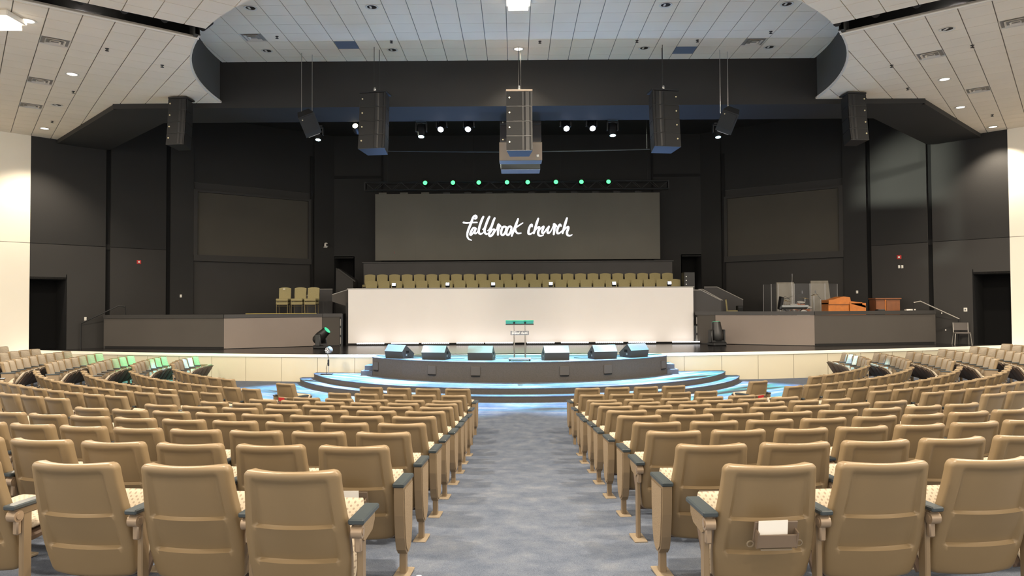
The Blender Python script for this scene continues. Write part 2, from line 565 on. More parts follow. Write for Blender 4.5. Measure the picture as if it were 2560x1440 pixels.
for s in (-1, 1):
    side = 'left' if s < 0 else 'right'
    wr = struct(thing('wall_' + side, 'tall cream painted house wall at the ' + side, 'wall', (0, 0, 0)))
    seg(MB(), W0, W1, -.2, 4.69, s).build('panel', 'white_wall', wr)
    seg(MB(), W0, W1, 4.71, ZT, s).build('panel', 'white_wall', wr)
    seg(MB(), W0, W1, 4.6, 4.8, s, .15, -.02).build('joint', 'tile_grid', wr)
    wb = struct(thing('wall_stage_' + side, 'black painted stage wall at the ' + side, 'wall', (0, 0, 0)))
    seg(MB(), W1, W2, ZS, ZT, s, .15, -.20) if False else None
    dA, dB = lerp(W1, P1, .015), lerp(W1, P1, .46)
    pa = lerp(W1, P1, .965)
    pb = lerp(P1, W2, .04)
    mb = MB()
    seg(mb, dB, pa, ZS, 4.69, s)
    seg(mb, W1, dB, 3.42, 4.69, s)
    mb.build('panel', 'black_lower', wb)
    seg(MB(), W1, pa, 4.71, ZT, s).build('panel', 'black_wall', wb)
    seg(MB(), pb, W2, ZS, 4.69, s).build('panel', 'black_lower', wb)
    seg(MB(), pb, W2, 4.71, ZT, s).build('panel', 'black_wall', wb)
    seg(MB(), pa, pb, ZS, ZT, s, .1, -.07).build('reveal', 'void_black', wb)
    seg(MB(), W1, W2, 4.6, 4.8, s, .15, -.015).build('joint', 'gap_dark', wb)
    # dark doorway recess
    dr = struct(thing('door_%d' % (1 if s < 0 else 2), 'tall black open doorway beside the ' + side + ' cream wall', 'doorway', (0, 0, 0)))
    d = Vector((dB[0] - W1[0], dB[1] - W1[1], 0)).normalized()
    n = Vector((-d.y, d.x, 0))
    bk = lambda p: (p[0] + n.x * 1.2, p[1] + n.y * 1.2)
    seg(MB(), bk(W1), bk(dB), ZS, 3.6, s, .05).build('back', 'void_black', dr)
    for p in (W1, dB):
        mb = MB()
        a, b = mx_(p, s), mx_(bk(p), s)
        seg(mb, p, bk(p), ZS, 3.6, s, .03).build('jamb', 'void_black', dr)
    mb = MB()
    mb.prism([mx_(k, s) for k in (W1, dB, bk(dB), bk(W1))], 3.42, 3.5)
    mb.build('head', 'void_black', dr)
    # column face and screen wall
    ws = struct(thing('wall_screen_' + side, 'black angled wall that holds the ' + side + ' projection screen', 'wall', (0, 0, 0)))
    g0, g1 = lerp(W2, W3, .02), lerp(W2, W3, .16)
    seg(MB(), g0, g1, ZS, ZT, s, .1, -.08).build('reveal', 'void_black', ws)
    seg(MB(), g1, W3, ZS, ZT, s).build('column', 'black_wall', ws)
    seg(MB(), W3, W4, ZS, 7.6, s, .2, -.12).build('panel', 'black_lower', ws)
    seg(MB(), W3, W4, 7.62, ZT, s, .2, -.08).build('panel', 'black_wall', ws)
    seg(MB(), lerp(W3, W4, .965), lerp(W3, W4, .985), 2.1, 9.3, s, .06, .0).build('pipe', 'gap_dark', ws)
    seg(MB(), W4, W5, ZS, ZT, s).build('column', 'black_wall', ws)
    # recessed projection screen
    pscr = thing('projection_screen', 'dark blank projection screen set in the ' + side + ' black wall', 'projection screen', (0, 0, 0), group='side projection screens')
    s0, s1 = lerp(W3, W4, .03), lerp(W3, W4, .945)
    z0, z1 = 4.56, 7.2
    seg(MB(), s0, s1, z0, z1, s, .03, -.085).build('screen_surface', 'proj_screen', pscr)
    e = .03
    seg(MB(), lerp(W3, W4, .0), lerp(W3, W4, .97), z1, z1 + .10, s, .14, .02).build('frame', 'black_lower', pscr)
    seg(MB(), lerp(W3, W4, .0), lerp(W3, W4, .97), z0 - .26, z0, s, .16, .06).build('frame', 'black_lower', pscr)
    seg(MB(), lerp(W3, W4, .0), s0, z0, z1, s, .14, .02).build('frame', 'black_lower', pscr)
    seg(MB(), s1, lerp(W3, W4, .97), z0, z1, s, .14, .02).build('frame', 'black_lower', pscr)
    for k in range(8):
        c = mx_(lerp(s0, s1, (k + .5) / 8), s)
        MB().box((c[0] , c[1] - .06, z0 - .02), (.07, .02, .02), rot=(0, 0, R(37) * -s)).build('clip', 'dark_steel', pscr)

# back wall with two dark doorways
YB = 33.75
bw = struct(thing('wall_back', 'black back wall of the stage house', 'wall', (0, YB, 0)))
MB().box((0, .1, (4.64 + ZT) / 2), (17.4, .2, ZT - 4.64)).build('panel', 'black_wall', bw)
MB().box((0, .1, 2.7), (15.4, .2, 3.88)).build('panel', 'black_wall', bw)
for s in (-1, 1):
    MB().box((s * 6.35, -.02, 6.2), (.08, .06, 8.0)).build('pipe', 'gap_dark', bw)
    MB().box((s * 8.25, .1, 1.65), (1.1, .2, 1.7)).build('panel', 'black_wall', bw)
    MB().box((s * 7.5, -.03, 8.45), (2.2, .08, .12)).build('ledge', 'gap_dark', bw)
    dr = struct(thing('door_%d' % (3 if s < 0 else 4), 'black doorway behind the choir loft at the ' + ('left' if s < 0 else 'right'), 'doorway', (s * 8.15, YB, 2.5)))
    MB().box((0, 1.0, 1.07), (.95, .05, 2.3)).build('back', 'void_black', dr)
    for k in (-1, 1):
        MB().box((k * .47, .5, 1.07), (.04, 1.0, 2.3)).build('jamb', 'void_black', dr)
    MB().box((0, .5, 2.2), (.95, 1.0, .05)).build('head', 'void_black', dr)

# --- ceilings
def clip_half(poly, a, b, c):        # keep a*x+b*y<=c
    out = []
    n = len(poly)
    for i in range(n):
        p, q = poly[i], poly[(i + 1) % n]
        fp, fq = a * p[0] + b * p[1] - c, a * q[0] + b * q[1] - c
        if fp <= 0:
            out.append(p)
        if (fp < 0 < fq) or (fq < 0 < fp):
            t = fp / (fp - fq)
            out.append((p[0] + (q[0] - p[0]) * t, p[1] + (q[1] - p[1]) * t))
    return out if len(out) > 2 else []
def line_half(p, q, inside):
    a, b = q[1] - p[1], -(q[0] - p[0])
    c = a * p[0] + b * p[1]
    if a * inside[0] + b * inside[1] > c:
        a, b, c = -a, -b, -c
    return a, b, c
def clip_in_circle(poly, n=120):
    for i in range(n):
        t = 2 * PI * (i + .5) / n
        dx, dy = math.cos(t), math.sin(t)
        poly = clip_half(poly, dx, dy, dx * 0 + dy * YC + RC)
        if not poly:
            return []
    return poly
def clip_out_circle(poly):
    ins = [math.hypot(p[0], p[1] - YC) < RC for p in poly]
    if all(ins):
        return []
    if not any(ins):
        return poly
    out = []
    n = len(poly)
    def hit(p, q):
        lo, hi = 0.0, 1.0
        fin = math.hypot(p[0], p[1] - YC) < RC
        for _ in range(30):
            mid = (lo + hi) / 2
            x, y = p[0] + (q[0] - p[0]) * mid, p[1] + (q[1] - p[1]) * mid
            if (math.hypot(x, y - YC) < RC) == fin:
                lo = mid
            else:
                hi = mid
        return (p[0] + (q[0] - p[0]) * lo, p[1] + (q[1] - p[1]) * lo)
    k0 = next(i for i in range(n) if not ins[i])
    pend = None
    for j in range(n + 1):
        i = (k0 + j) % n
        i2 = (k0 + j + 1) % n
        if j == n:
            break
        if not ins[i]:
            out.append(poly[i])
        if ins[i] != ins[i2]:
            h = hit(poly[i], poly[i2])
            if not ins[i]:
                out.append(h)
                pend = h
            else:
                if pend is not None:
                    a0 = math.atan2(pend[1] - YC, pend[0])
                    a1 = math.atan2(h[1] - YC, h[0])
                    da = (a1 - a0 + PI) % (2 * PI) - PI
                    for t in (.25, .5, .75):
                        out.append((RC * math.cos(a0 + da * t), YC + RC * math.sin(a0 + da * t)))
                out.append(h)
    return out if len(out) > 2 else []

def in_view(poly, z, mg=190):
    pr = [proj((p[0], p[1], z)) for p in poly]
    return any(-mg < a < 2560 + mg and -60 < b < 1440 and d > 0 for a, b, d in pr)

T = .61
DIFF_UP = [(-7.2, 19.41), (6.68, 20.07)]
BLUE_UP = [(-4.84, 20.59), (4.87, 20.68)]
cu = struct(thing('ceiling_centre', 'raised round centre ceiling of pale square tiles', 'ceiling', (0, YC, ZU)))
arc = [(RC * math.cos(t), YC + RC * math.sin(t)) for t in [PI + PI * i / 60 for i in range(61)]]
MB().prism([(x, y - YC) for x, y in arc] + [(RC, YH - YC + .1), (-RC, YH - YC + .1)], .025, .08).build('backing', 'tile_grid', cu)
skip = set()
def cell_up(p):
    return (round(p[0] / T), math.floor((p[1] - 21.22) / T))
for p in DIFF_UP + BLUE_UP:
    skip.add(cell_up(p))
ntile = 0
for ix in range(-15, 16):
    for iy in range(-8, 1):
        x0, x1 = (ix - .5) * T + .010, (ix + .5) * T - .010
        y0, y1 = 21.22 + iy * T + .005, 21.22 + (iy + 1) * T - .005
        poly = [(x0, y0), (x1, y0), (x1, y1), (x0, y1)]
        poly = clip_half(poly, 0, 1, YH)
        if not poly or (ix, iy) in skip:
            continue
        poly = clip_in_circle(poly)
        if poly and in_view(poly, ZU):
            MB().prism([(x, y - YC) for x, y in poly], 0, .02).build('tile', 'tile', cu)
            ntile += 1
# sides of the round opening
m = MB()
t0 = [PI + PI * i / 80 for i in range(81)]
for s in (-1, 1):
    pts = [t for t in t0 if (math.cos(t) < -.80 if s < 0 else math.cos(t) > .80)]
    f_ = struct(thing('trim_%d' % (2 if s < 0 else 3), 'dark grey curved fascia under the ' + ('left' if s < 0 else 'right') + ' edge of the round ceiling', 'fascia', (0, YC, ZC)))
    m = MB()
    for t in pts:
        c_, s_ = math.cos(t), math.sin(t)
        m.v += [(RC * c_, RC * s_, .02), (RC * c_, RC * s_, ZU - ZC), ((RC + .1) * c_, (RC + .1) * s_, ZU - ZC), ((RC + .1) * c_, (RC + .1) * s_, .02)]
    for i in range(len(pts) - 1):
        for k in range(4):
            m.f.append((i * 4 + k, (i + 1) * 4 + k, (i + 1) * 4 + (k + 1) % 4, i * 4 + (k + 1) % 4))
    m.build('fascia', 'fascia', f_, smooth=40)
    m2 = MB()
    for t in pts:
        c_, s_ = math.cos(t), math.sin(t)
        m2.v += [((RC - .015) * c_, (RC - .015) * s_, -.004), ((RC + .03) * c_, (RC + .03) * s_, -.004), ((RC - .015) * c_, (RC - .015) * s_, .05)]
    for i in range(len(pts) - 1):
        for k in range(3):
            m2.f.append((i * 3 + k, (i + 1) * 3 + k, (i + 1) * 3 + (k + 1) % 3, i * 3 + (k + 1) % 3))
    m2.build('edge_trim', 'metal_white', f_)

LAMPS0 = {-1: (-11.81, 18.85), 1: (-11.78, 19.80)}
TT = .606
D1, D2 = (-.615, .789), (.789, .615)
SF0, SF1 = (-7.38, 16.42), (-9.95, 14.36)    # slot, far edge
SN0, SN1 = (-6.96, 15.83), (-9.15, 14.20)    # slot, near edge
E0, E1, E2 = (-8.98, YH), (-12.25, YH), (-16.62, 25.95)
DIFF_LO = {-1: [(-10.8, 16.56), (-13.02, 19.39), (-14.88, 21.77)], 1: [(-10.27, 17.87), (-13.32, 20.8), (-10.95, 15.89)]}
DIFF_C = {-1: [], 1: []}
for s in (-1, 1):
    side = 'left' if s < 0 else 'right'
    fl = lambda P: [mx_(p, s) for p in P]
    LAMP0 = LAMPS0[s]
    ce = struct(thing('ceiling_' + side, side + ' side ceiling of pale square tiles beyond the open slot', 'ceiling', (0, 0, ZC)))
    hs = [line_half(SF0, SF1, (-12, 20)), line_half(W0, W1, (-12, 20))]
    # backing slab
    back = [(-25, 30), (0, 30), (0, 0), (-25, 0)]
    def region(poly):
        for h in hs:
            poly = clip_half(poly, *h)
            if not poly:
                return []
        out = []
        a = clip_half(poly, 0, 1, YH)
        b = clip_half(poly, 0, -1, -YH)
        if b:
            b = clip_half(b, *line_half(E1, E2, (-17, 22)))
        for q in (a, b):
            if q:
                q = clip_out_circle(q)
                if q:
                    out.append(q)
        return out
    mbk = MB()
    G = 1.22
    for i in range(-14, 9):
        for j in range(-12, 12):
            c = (LAMP0[0] + D1[0] * i * G + D2[0] * j * G, LAMP0[1] + D1[1] * i * G + D2[1] * j * G)
            h = G / 2
            poly = [(c[0] + D1[0] * a * h + D2[0] * b * h, c[1] + D1[1] * a * h + D2[1] * b * h) for a, b in ((-1, -1), (1, -1), (1, 1), (-1, 1))]
            for q in region(poly):
                mbk.prism(fl(q), .025, .06)
    mbk.build('backing', 'tile_grid', ce)
    dset = [(0, 0)]
    dcell = set()
    for p in DIFF_LO[s]:
        v = (p[0] - LAMP0[0], p[1] - LAMP0[1])
        i, j = round((v[0] * D1[0] + v[1] * D1[1]) / TT), round((v[0] * D2[0] + v[1] * D2[1]) / TT)
        dcell.add((i, j))
        DIFF_C[s].append(mx_((LAMP0[0] + (D1[0] * i + D2[0] * j) * TT, LAMP0[1] + (D1[1] * i + D2[1] * j) * TT), s))
    for i in range(-16, 16):
        for j in range(-16, 16):
            if (i, j) in dcell:
                continue
            c = (LAMP0[0] + (D1[0] * i + D2[0] * j) * TT, LAMP0[1] + (D1[1] * i + D2[1] * j) * TT)
            h1, h2 = TT / 2 - .006, TT / 2 - .011
            poly = [(c[0] + D1[0] * a * h1 + D2[0] * b * h2, c[1] + D1[1] * a * h1 + D2[1] * b * h2) for a, b in ((-1, -1), (1, -1), (1, 1), (-1, 1))]
            qs = region(poly)
            if not qs or not any(in_view(fl(q), ZC) for q in qs):
                continue
            mb = MB()
            for q in qs:
                mb.prism(fl(q), 0, .02)
            mb.build('tile', 'tile', ce)
            ntile += 1
    # bright trim on the slot edge
    a, b = mx_(SF0, s), mx_((-24, SF0[1] + (-24 + 7.38) * .8016), s)
    MB().cyl((a[0], a[1], .0), (b[0], b[1], .0), .025, n=6).build('slot_trim', 'metal_white', ce)

# near ceiling over the audience
cn = struct(thing('ceiling_near', 'tiled ceiling over the audience in front of the open slot', 'ceiling', (0, 0, ZC)))
mw = MB()
mtile = 0
for s in (-1, 1):
    fl = lambda P: [mx_(p, s) for p in P]
    LAMP0 = LAMPS0[s]
    hs = [line_half(SN0, (-24, SN0[1] + (-24 + 6.96) * .75), (-5, 5))]
    for i in range(-34, 10):
        for j in range(-30, 24):
            c = (LAMP0[0] + (D1[0] * i + D2[0] * j) * TT, LAMP0[1] + (D1[1] * i + D2[1] * j) * TT)
            if c[0] > .6 or c[0] < -24 or c[1] < -8:
                continue
            big = c[1] < 12.6
            if big:
                continue
            h1, h2 = TT / 2 - .008, TT / 2 - .009
            poly = [(c[0] + D1[0] * a * h1 + D2[0] * b * h2, c[1] + D1[1] * a * h1 + D2[1] * b * h2) for a, b in ((-1, -1), (1, -1), (1, 1), (-1, 1))]
            poly = clip_half(poly, 1, 0, 0)
            for h in hs:
                poly = clip_half(poly, *h) if poly else []
            poly = clip_out_circle(poly) if poly else []
            if not poly:
                continue
            if in_view(poly if s < 0 else fl(poly), ZC, 190):
                MB().prism(fl(poly), 0, .02).build('tile', 'tile', cn)
                mtile += 1
            mw.prism(fl(poly), .022, .05)
mw.prism([(-24, -8), (24, -8), (24, 3.2), (-24, 3.2)], .022, .06)
mw.prism([(-13.6, 3.2), (13.6, 3.2), (10.6, 12.9), (-10.6, 12.9)], .022, .06)
for s in (-1, 1):
    mw.prism([(s * 24, 3.2), (s * 13.6, 3.2), (s * 10.6, 12.9)], .022, .06)
mw.build('backing', 'tile', cn)
# plenum above the slot
pl = struct(thing('ceiling_plenum', 'black void above the lighting slot', 'ceiling', (0, 0, 0)))
for s in (-1, 1):
    MB().prism([mx_(p, s) for p in [(-6.3, 18.5), (-24, 6), (-24, 0), (-6.0, 14.0)]], 10.2, 10.3).build('deck', 'void_black', pl)
    MB().prism([mx_(p, s) for p in [(-7.6, 16.9), (-7.7, 17.0), (-24, 4.6), (-24, 4.5)]], 8.7, 10.2).build('side', 'void_black', pl)
    # lighting pipe and gear in the slot
    ps = thing('lighting_bar', 'black lighting bar with lamps hung inside the ' + ('left' if s < 0 else 'right') + ' ceiling slot', 'lighting bar', (0, 0, 0), group='lighting bars in the ceiling slots')
    a, b = (-7.0, 16.35), (-14.0, 10.9)
    A, B = mx_(a, s), mx_(b, s)
    MB().cyl((*A, 9.05), (*B, 9.05), .03, n=8).build('pipe', 'dark_steel', ps)
    for k in range(7):
        c = mx_(lerp(a, b, .03 + .09 * k), s)
        MB().cyl((c[0], c[1], 8.72), (c[0] + .1, c[1] + .25, 8.95), .09, .07, n=10).build('lamp_can', 'black_plastic', ps, smooth=40)
        MB().cyl((c[0] + .06, c[1] + .1, 8.9), (c[0] + .06, c[1] + .1, 10.2), .012, n=6).build('hanger', 'steel', ps)

# black header, its soffit, stage-house roof
hd = struct(thing('wall_header', 'black header above the stage opening', 'wall', (0, 0, 0)))
MB().box((0, YH + .1, (8.4 + 10.3) / 2), (2 * 12.3, .2, 10.3 - 8.4)).build('face', 'black_wall', hd)
SO = [(-12.25, YH), (12.25, YH), (16.7, 26.05), (15.5, 27.3), (11.6, 23.4), (-11.6, 23.4), (-15.5, 27.3), (-16.7, 26.05)]
MB().prism([(-12.25, YH + .03), (12.25, YH + .03), (11.6, 23.4), (-11.6, 23.4)], 8.405, 8.5).build('soffit', 'black_wall', hd)
for s in (-1, 1):
    MB().prism([mx_(p, s) for p in [(-12.22, YH + .04), (-11.6, 23.4), (-15.6, 27.35), (-17.15, 26.56)]], 8.405, 8.5).build('soffit', 'black_wall', hd)
    MB().prism([mx_(p, s) for p in [(-12.25, YH), (-12.25, YH + .12), (-17.2, 26.62), (-17.2, 26.5)]], 8.4, 10.3).build('face', 'black_wall', hd)
    MB().prism([mx_(p, s) for p in [(-11.6, 23.4), (-11.6, 23.5), (-15.6, 27.45), (-15.6, 27.35)]], 8.5, 10.3).build('face', 'black_wall', hd)
MB().box((0, 23.45, 9.4), (23.2, .1, 1.8)).build('face', 'black_wall', hd)
cs = struct(MB().box((0, 28.5, 10.45), (40, 14, .1)).build('ceiling_stage', 'black_wall'), 'black roof of the stage house', 'ceiling')
rb_ = struct(MB().box((0, 3.5, 10.45), (50, 36.2, .1)).build('ceiling_roof', 'void_black'), 'dark roof deck above the hung ceilings', 'ceiling')

# front sweep of the round opening
m = MB()
pts = [t for t in t0 if abs(math.cos(t)) < .78]
for t in pts:
    c_, s_ = math.cos(t), math.sin(t)
    m.v += [(RC * c_, YC + RC * s_, ZC + .02), (RC * c_, YC + RC * s_, ZU), ((RC + .1) * c_, YC + (RC + .1) * s_, ZU), ((RC + .1) * c_, YC + (RC + .1) * s_, ZC + .02)]
for i in range(len(pts) - 1):
    for k in range(4):
        m.f.append((i * 4 + k, (i + 1) * 4 + k, (i + 1) * 4 + (k + 1) % 4, i * 4 + (k + 1) % 4))
struct(m.build('trim_4', 'tile', smooth=40), 'pale fascia on the audience side of the round ceiling', 'fascia')

# ------------------------------------------------------------------ ceiling fittings
def downlight(p, z, on, label):
    t = thing('downlight', label, 'downlight', (p[0], p[1], z), group='recessed downlights')
    MB().lathe([(.13, .0), (.165, -.008), (.165, -.014), (.125, -.012), (.115, .0)], 20, None, False).build('trim_ring', 'metal_white', t, smooth=40)
    if on:
        MB().lathe([(.0001, -.006), (.118, -.006), (.118, -.002), (.0001, -.002)], 20).build('lens', 'lamp_on', t)
    else:
        MB().lathe([(.118, -.004), (.118, -.003), (.0001, -.003), (.0001, -.004)], 20).build('reflector', 'lamp_off', t)
        MB().box((-.03, 0, -.008), (.05, .13, .006)).build('lamp_bulb', 'metal_white', t)
    return t
GX = [-7.28, -3.64, 0.02, 3.66, 7.28]
nm = ['far left', 'inner left', 'middle', 'inner right', 'far right']
for r_, (y, w_) in enumerate(((17.7, 'nearer'), (20.69, 'farther'))):
    for k, x in enumerate(GX):
        if y < 18 and abs(x) > 7:
            x = 6.66 * (1 if x > 0 else -1)
        on = k == 2
        downlight((x, y), ZU, on, ('lit' if on else 'unlit') + ' recessed downlight in raised ceiling, ' + w_ + ' row, ' + nm[k])
LO = [((-10.58, 15.31), 1), ((-11.81, 18.85), 1), ((-14.04, 21.71), 0), ((-16.28, 24.56), 1), ((9.67, 16.15), 0), ((11.78, 19.8), 1), ((13.98, 22.66), 1), ((16.69, 25.22), 1)]
for k, (p, on) in enumerate(LO):
    downlight(p, ZC, on, ('lit' if on else 'unlit') + ' recessed downlight, ' + ORD[k % 4] + ' from the slot in the ' + ('left' if k < 4 else 'right') + ' ceiling')
    if on:
        lamp('downlight_lamp', 'SPOT', (p[0], p[1], ZC - .05), 850, WARM, .1, (p[0], p[1], 0), 110, .6)
for y in (17.7, 20.69):
    lamp('downlight_lamp', 'SPOT', (0.02, y, ZU - .05), 260, WARM, .1, (0.02, y, 0), 110, .6)

def highbay(p, label, group='square high-bay house lamps'):
    t = thing('high_bay_light', label, 'ceiling light', p, group=group)
    MB().box((0, 0, .06), (.62, .62, .12), bev=.02).build('housing', 'metal_white', t)
    MB().prism([(-.24, -.24), (.24, -.24), (.24, .24), (-.24, .24)], -.12, 0).build('lens', 'lamp_on', t)
    return t
for k, p in enumerate(HIGH_BAYS):
    if k in (0, 2):
        highbay((p[0], p[1], p[2] + .01), 'glaring square ceiling lamp at the top edge, ' + ('in the left ceiling' if k == 0 else 'in the raised centre ceiling'))

def diffuser(p, z, rz, label, c='vent_white'):
    t = thing('air_vent', label, 'air vent', (p[0], p[1], z), rz, 'square ceiling air vents')
    MB().box((0, 0, .10), (.60, .60, .02)).build('backing', 'vent_dark', t)
    for k, (h, zz) in enumerate(((.30, .0), (.205, -.010), (.11, -.020))):
        m = MB()
        w_ = .034
        for a in range(4):
            M = Matrix.Rotation(a * PI / 2, 3, 'Z')
            vv = [M @ Vector(q) for q in ((-h, -h, zz), (h, -h, zz), (h - w_, -h + w_, zz + .035), (-h + w_, -h + w_, zz + .035),
                                          (-h, -h, zz + .006), (h, -h, zz + .006))]
            m.add(vv, [(0, 1, 2, 3), (0, 4, 5, 1)])
        m.build('louvre', c, t)
    return t
aR = math.atan2(D2[1], D2[0])
for k, p in enumerate(DIFF_C[-1]):
    diffuser(p, ZC + .0, aR, 'square air vent in the left ceiling, ' + ORD[k] + ' from the slot')
for k, p in enumerate(DIFF_C[1]):
    diffuser(p, ZC, -aR, 'square air vent in the right ceiling, ' + ['beside unlit downlight', 'beyond the lit downlight', 'nearest the slot'][k])
for k, p in enumerate(DIFF_UP):
    cpos = cell_up(p)
    diffuser((cpos[0] * T, 21.22 + (cpos[1] + .5) * T), ZU, 0, 'square air vent in the raised centre ceiling, ' + ('left' if k == 0 else 'right') + ' one')
for k, p in enumerate(BLUE_UP):
    cpos = cell_up(p)
    t = thing('return_grille', 'flat blue grey return grille in the raised ceiling, ' + ('left' if k == 0 else 'right') + ' one', 'grille', (cpos[0] * T, 21.22 + (cpos[1] + .5) * T, ZU), group='blue return grilles')
    MB().box((0, 0, .012), (.60, .60, .012)).build('plate', 'vent_blue', t)
    m = MB()
    for q in range(-7, 8):
        m.box((0, q * .038, .002), (.56, .012, .008))
    m.build('bars', 'vent_blue', t)
def sprinkler(p, z, label):
    t = thing('sprinkler', label, 'sprinkler', (p[0], p[1], z), group='ceiling sprinklers')
    MB().lathe([(.045, 0), (.04, -.012), (.012, -.014), (.012, -.05), (.0001, -.05)], 10).build('escutcheon', 'dark_steel', t)
    MB().lathe([(.0001, -.05), (.045, -.052), (.045, -.056), (.0001, -.056)], 10).build('deflector', 'vent_dark', t)
for k, p in enumerate([(-6.63, 19.6), (-3.55, 20.0), (.62, 20.1), (3.35, 20.1 ), (6.9, 19.5), (5.05, 20.1)]):
    sprinkler(p, ZU, 'small sprinkler head in the raised ceiling, ' + ORD[k] + ' from the left')
for k, p in enumerate([(-9.83, 17.0), (-9.1, 18.2), (-12.7, 20.35), (-15.4, 23.6), (9.7, 18.6), (10.9, 17.2), (11.2, 20.6), (15.6, 23.6)]):
    sprinkler(p, ZC, 'small sprinkler head in the ' + ('left' if k < 4 else 'right') + ' side ceiling, ' + ORD[k % 4] + ' one')

# ------------------------------------------------------------------ raised side platforms
ZP = 2.1
PA, PB, PC, PD = (-15.55, 26.95), (-10.65, 26.0), (-7.55, 27.65), (-6.85, 27.95)
for s in (-1, 1):
    side = 'left' if s < 0 else 'right'
    pf = struct(thing('floor_platform_' + side, 'raised ' + side + ' side platform with grey brown front wall', 'platform', (0, 0, 0)))
    zf = ZP - .02 if s < 0 else 1.55
    poly = [lerp(PA, PB, .0), PB, PC, PD, (-6.85, 31.0), (-9.4, 33.0), (-13.4, 30.0), (-14.4, 29.1), (-15.0, 28.3)]
    MB().prism([mx_((p[0] + (.0), p[1] + .12), s) for p in poly], ZS, zf).build('deck', 'stage_black', pf)
    seg(MB(), PA, PB, ZS + .08, ZP - .14, s, .14).build('front', 'dark_brown_grey', pf)
    seg(MB(), PB, PC, ZS + .02, ZP - .14, s, .14).build('front', 'grey_brown', pf)
    seg(MB(), PA, PB, ZS, ZS + .08, s, .14, -.01).build('kick_base', 'gap_dark', pf)
    seg(MB(), PA, PB, ZP - .13, ZP, s, .2, .03).build('cap', 'black_lower', pf)
    seg(MB(), PB, PC, ZP - .13, ZP, s, .2, .03).build('cap', 'half_wall', pf)
    seg(MB(), PC, PD, ZP - .13, ZP, s, .2, .0).build('cap', 'half_wall', pf)
    a = mx_(PA, s)
    MB().prism([mx_(p, s) for p in (PA, (PA[0] + .14, PA[1]), (-14.86, 28.3), (-15.0, 28.3))], ZS, ZP - .02).build('end_wall', 'black_lower', pf)
    # little access door beside the white backdrop
    dr = struct(thing('door_%d' % (5 if s < 0 else 6), 'low dark access door beside the ' + side + ' end of the white backdrop', 'door', (0, 0, 0)))
    seg(MB(), PC, lerp(PC, PD, .92), ZS + .02, ZP - .15, s, .06, -.02).build('leaf', 'dark_brown_grey', dr)
    p = mx_(lerp(PC, PD, .93), s)
    for zz in (1.05, 1.4, 1.75):
        MB().box((p[0], p[1] - .01, zz), (.03, .03, .26)).build('hinge', 'wall_cap', dr)
    seg(MB(), lerp(PC, PD, .94), (-6.92, 28.32), ZS, ZP - .02, s, .06, -.02).build('jamb', 'black_lower', dr)
    # stair from the stage up to the platform, at its outer end
    st = struct(thing('floor_stair_' + side, 'black steps up to the outer end of the ' + side + ' platform', 'stair', mx_((-15.6, 27.5), s) + (ZS,)))
    for k in range(5):
        MB().box((s * (.15 + .27 * (4 - k)) if False else s * (.13 + .2 * k), .45, (.22 * (5 - k)) / 2), (.22, .9, .22 * (5 - k))).build('step', 'black_lower', st)

# ------------------------------------------------------------------ choir loft
cl = struct(thing('floor_choir', 'dark stepped choir loft behind the white backdrop', 'choir loft', (0, 30, 0)))
MB().box((0, -.2, (2.52 + ZS) / 2), (13.6, 2.9, 2.52 - ZS)).build('tier', 'black_lower', cl)
MB().box((0, 1.75, (2.84 + ZS) / 2), (13.9, 1.1, 2.84 - ZS)).build('tier', 'black_lower', cl)
lw = struct(thing('wall_choir', 'long low dark wall with ledge behind the choir chairs', 'wall', (0, 32.35, 0)))
MB().box((0, 0, 3.5), (13.85, .16, 1.62)).build('panel', 'half_wall', lw)
MB().box((0, -.02, 4.33), (13.95, .26, .05)).build('cap', 'half_wall', lw)
for s in (-1, 1):
    side = 'left' if s < 0 else 'right'
    # half walls of the stair between loft and platform
    spec = [(28.45, 6.85, 7.2, 8.0, 2.93, 2.52, 2.0), (29.1, 7.3, 7.45, 8.25, 2.97, 2.52, 2.0), (30.6, 7.9, 8.45, 9.55, 3.1, 2.55, 2.0)]
    for k, (y, x0, x1, x2, z1, z2, zb) in enumerate(spec):
        if s < 0 and k < 2:
            continue
        hw_ = struct(thing('wall_stair', ['near', 'middle', 'far'][k] + ' dark sloping stair wall at the ' + side + ' of the choir loft', 'stair wall', (0, y, 0)))
        MXZ = Matrix(((1, 0, 0), (0, 0, 1), (0, 1, 0)))
        MB().prism([(s * x0, zb - .5), (s * x2, zb - .5), (s * x2, z2), (s * x1, z1), (s * x0, z1)], 0, .12, MXZ.to_4x4()).build('panel', 'half_wall', hw_)
        for (a, b, c, d) in ((x0, z1, x1, z1), (x1, z1, x2, z2)):
            L_ = math.hypot(c - a, d - b)
            MB().box((s * (a + c) / 2, .06, (b + d) / 2 + .012), (L_, .15, .03), rot=(0, -s * math.atan2(d - b, c - a), 0)).build('cap', 'wall_cap', hw_)
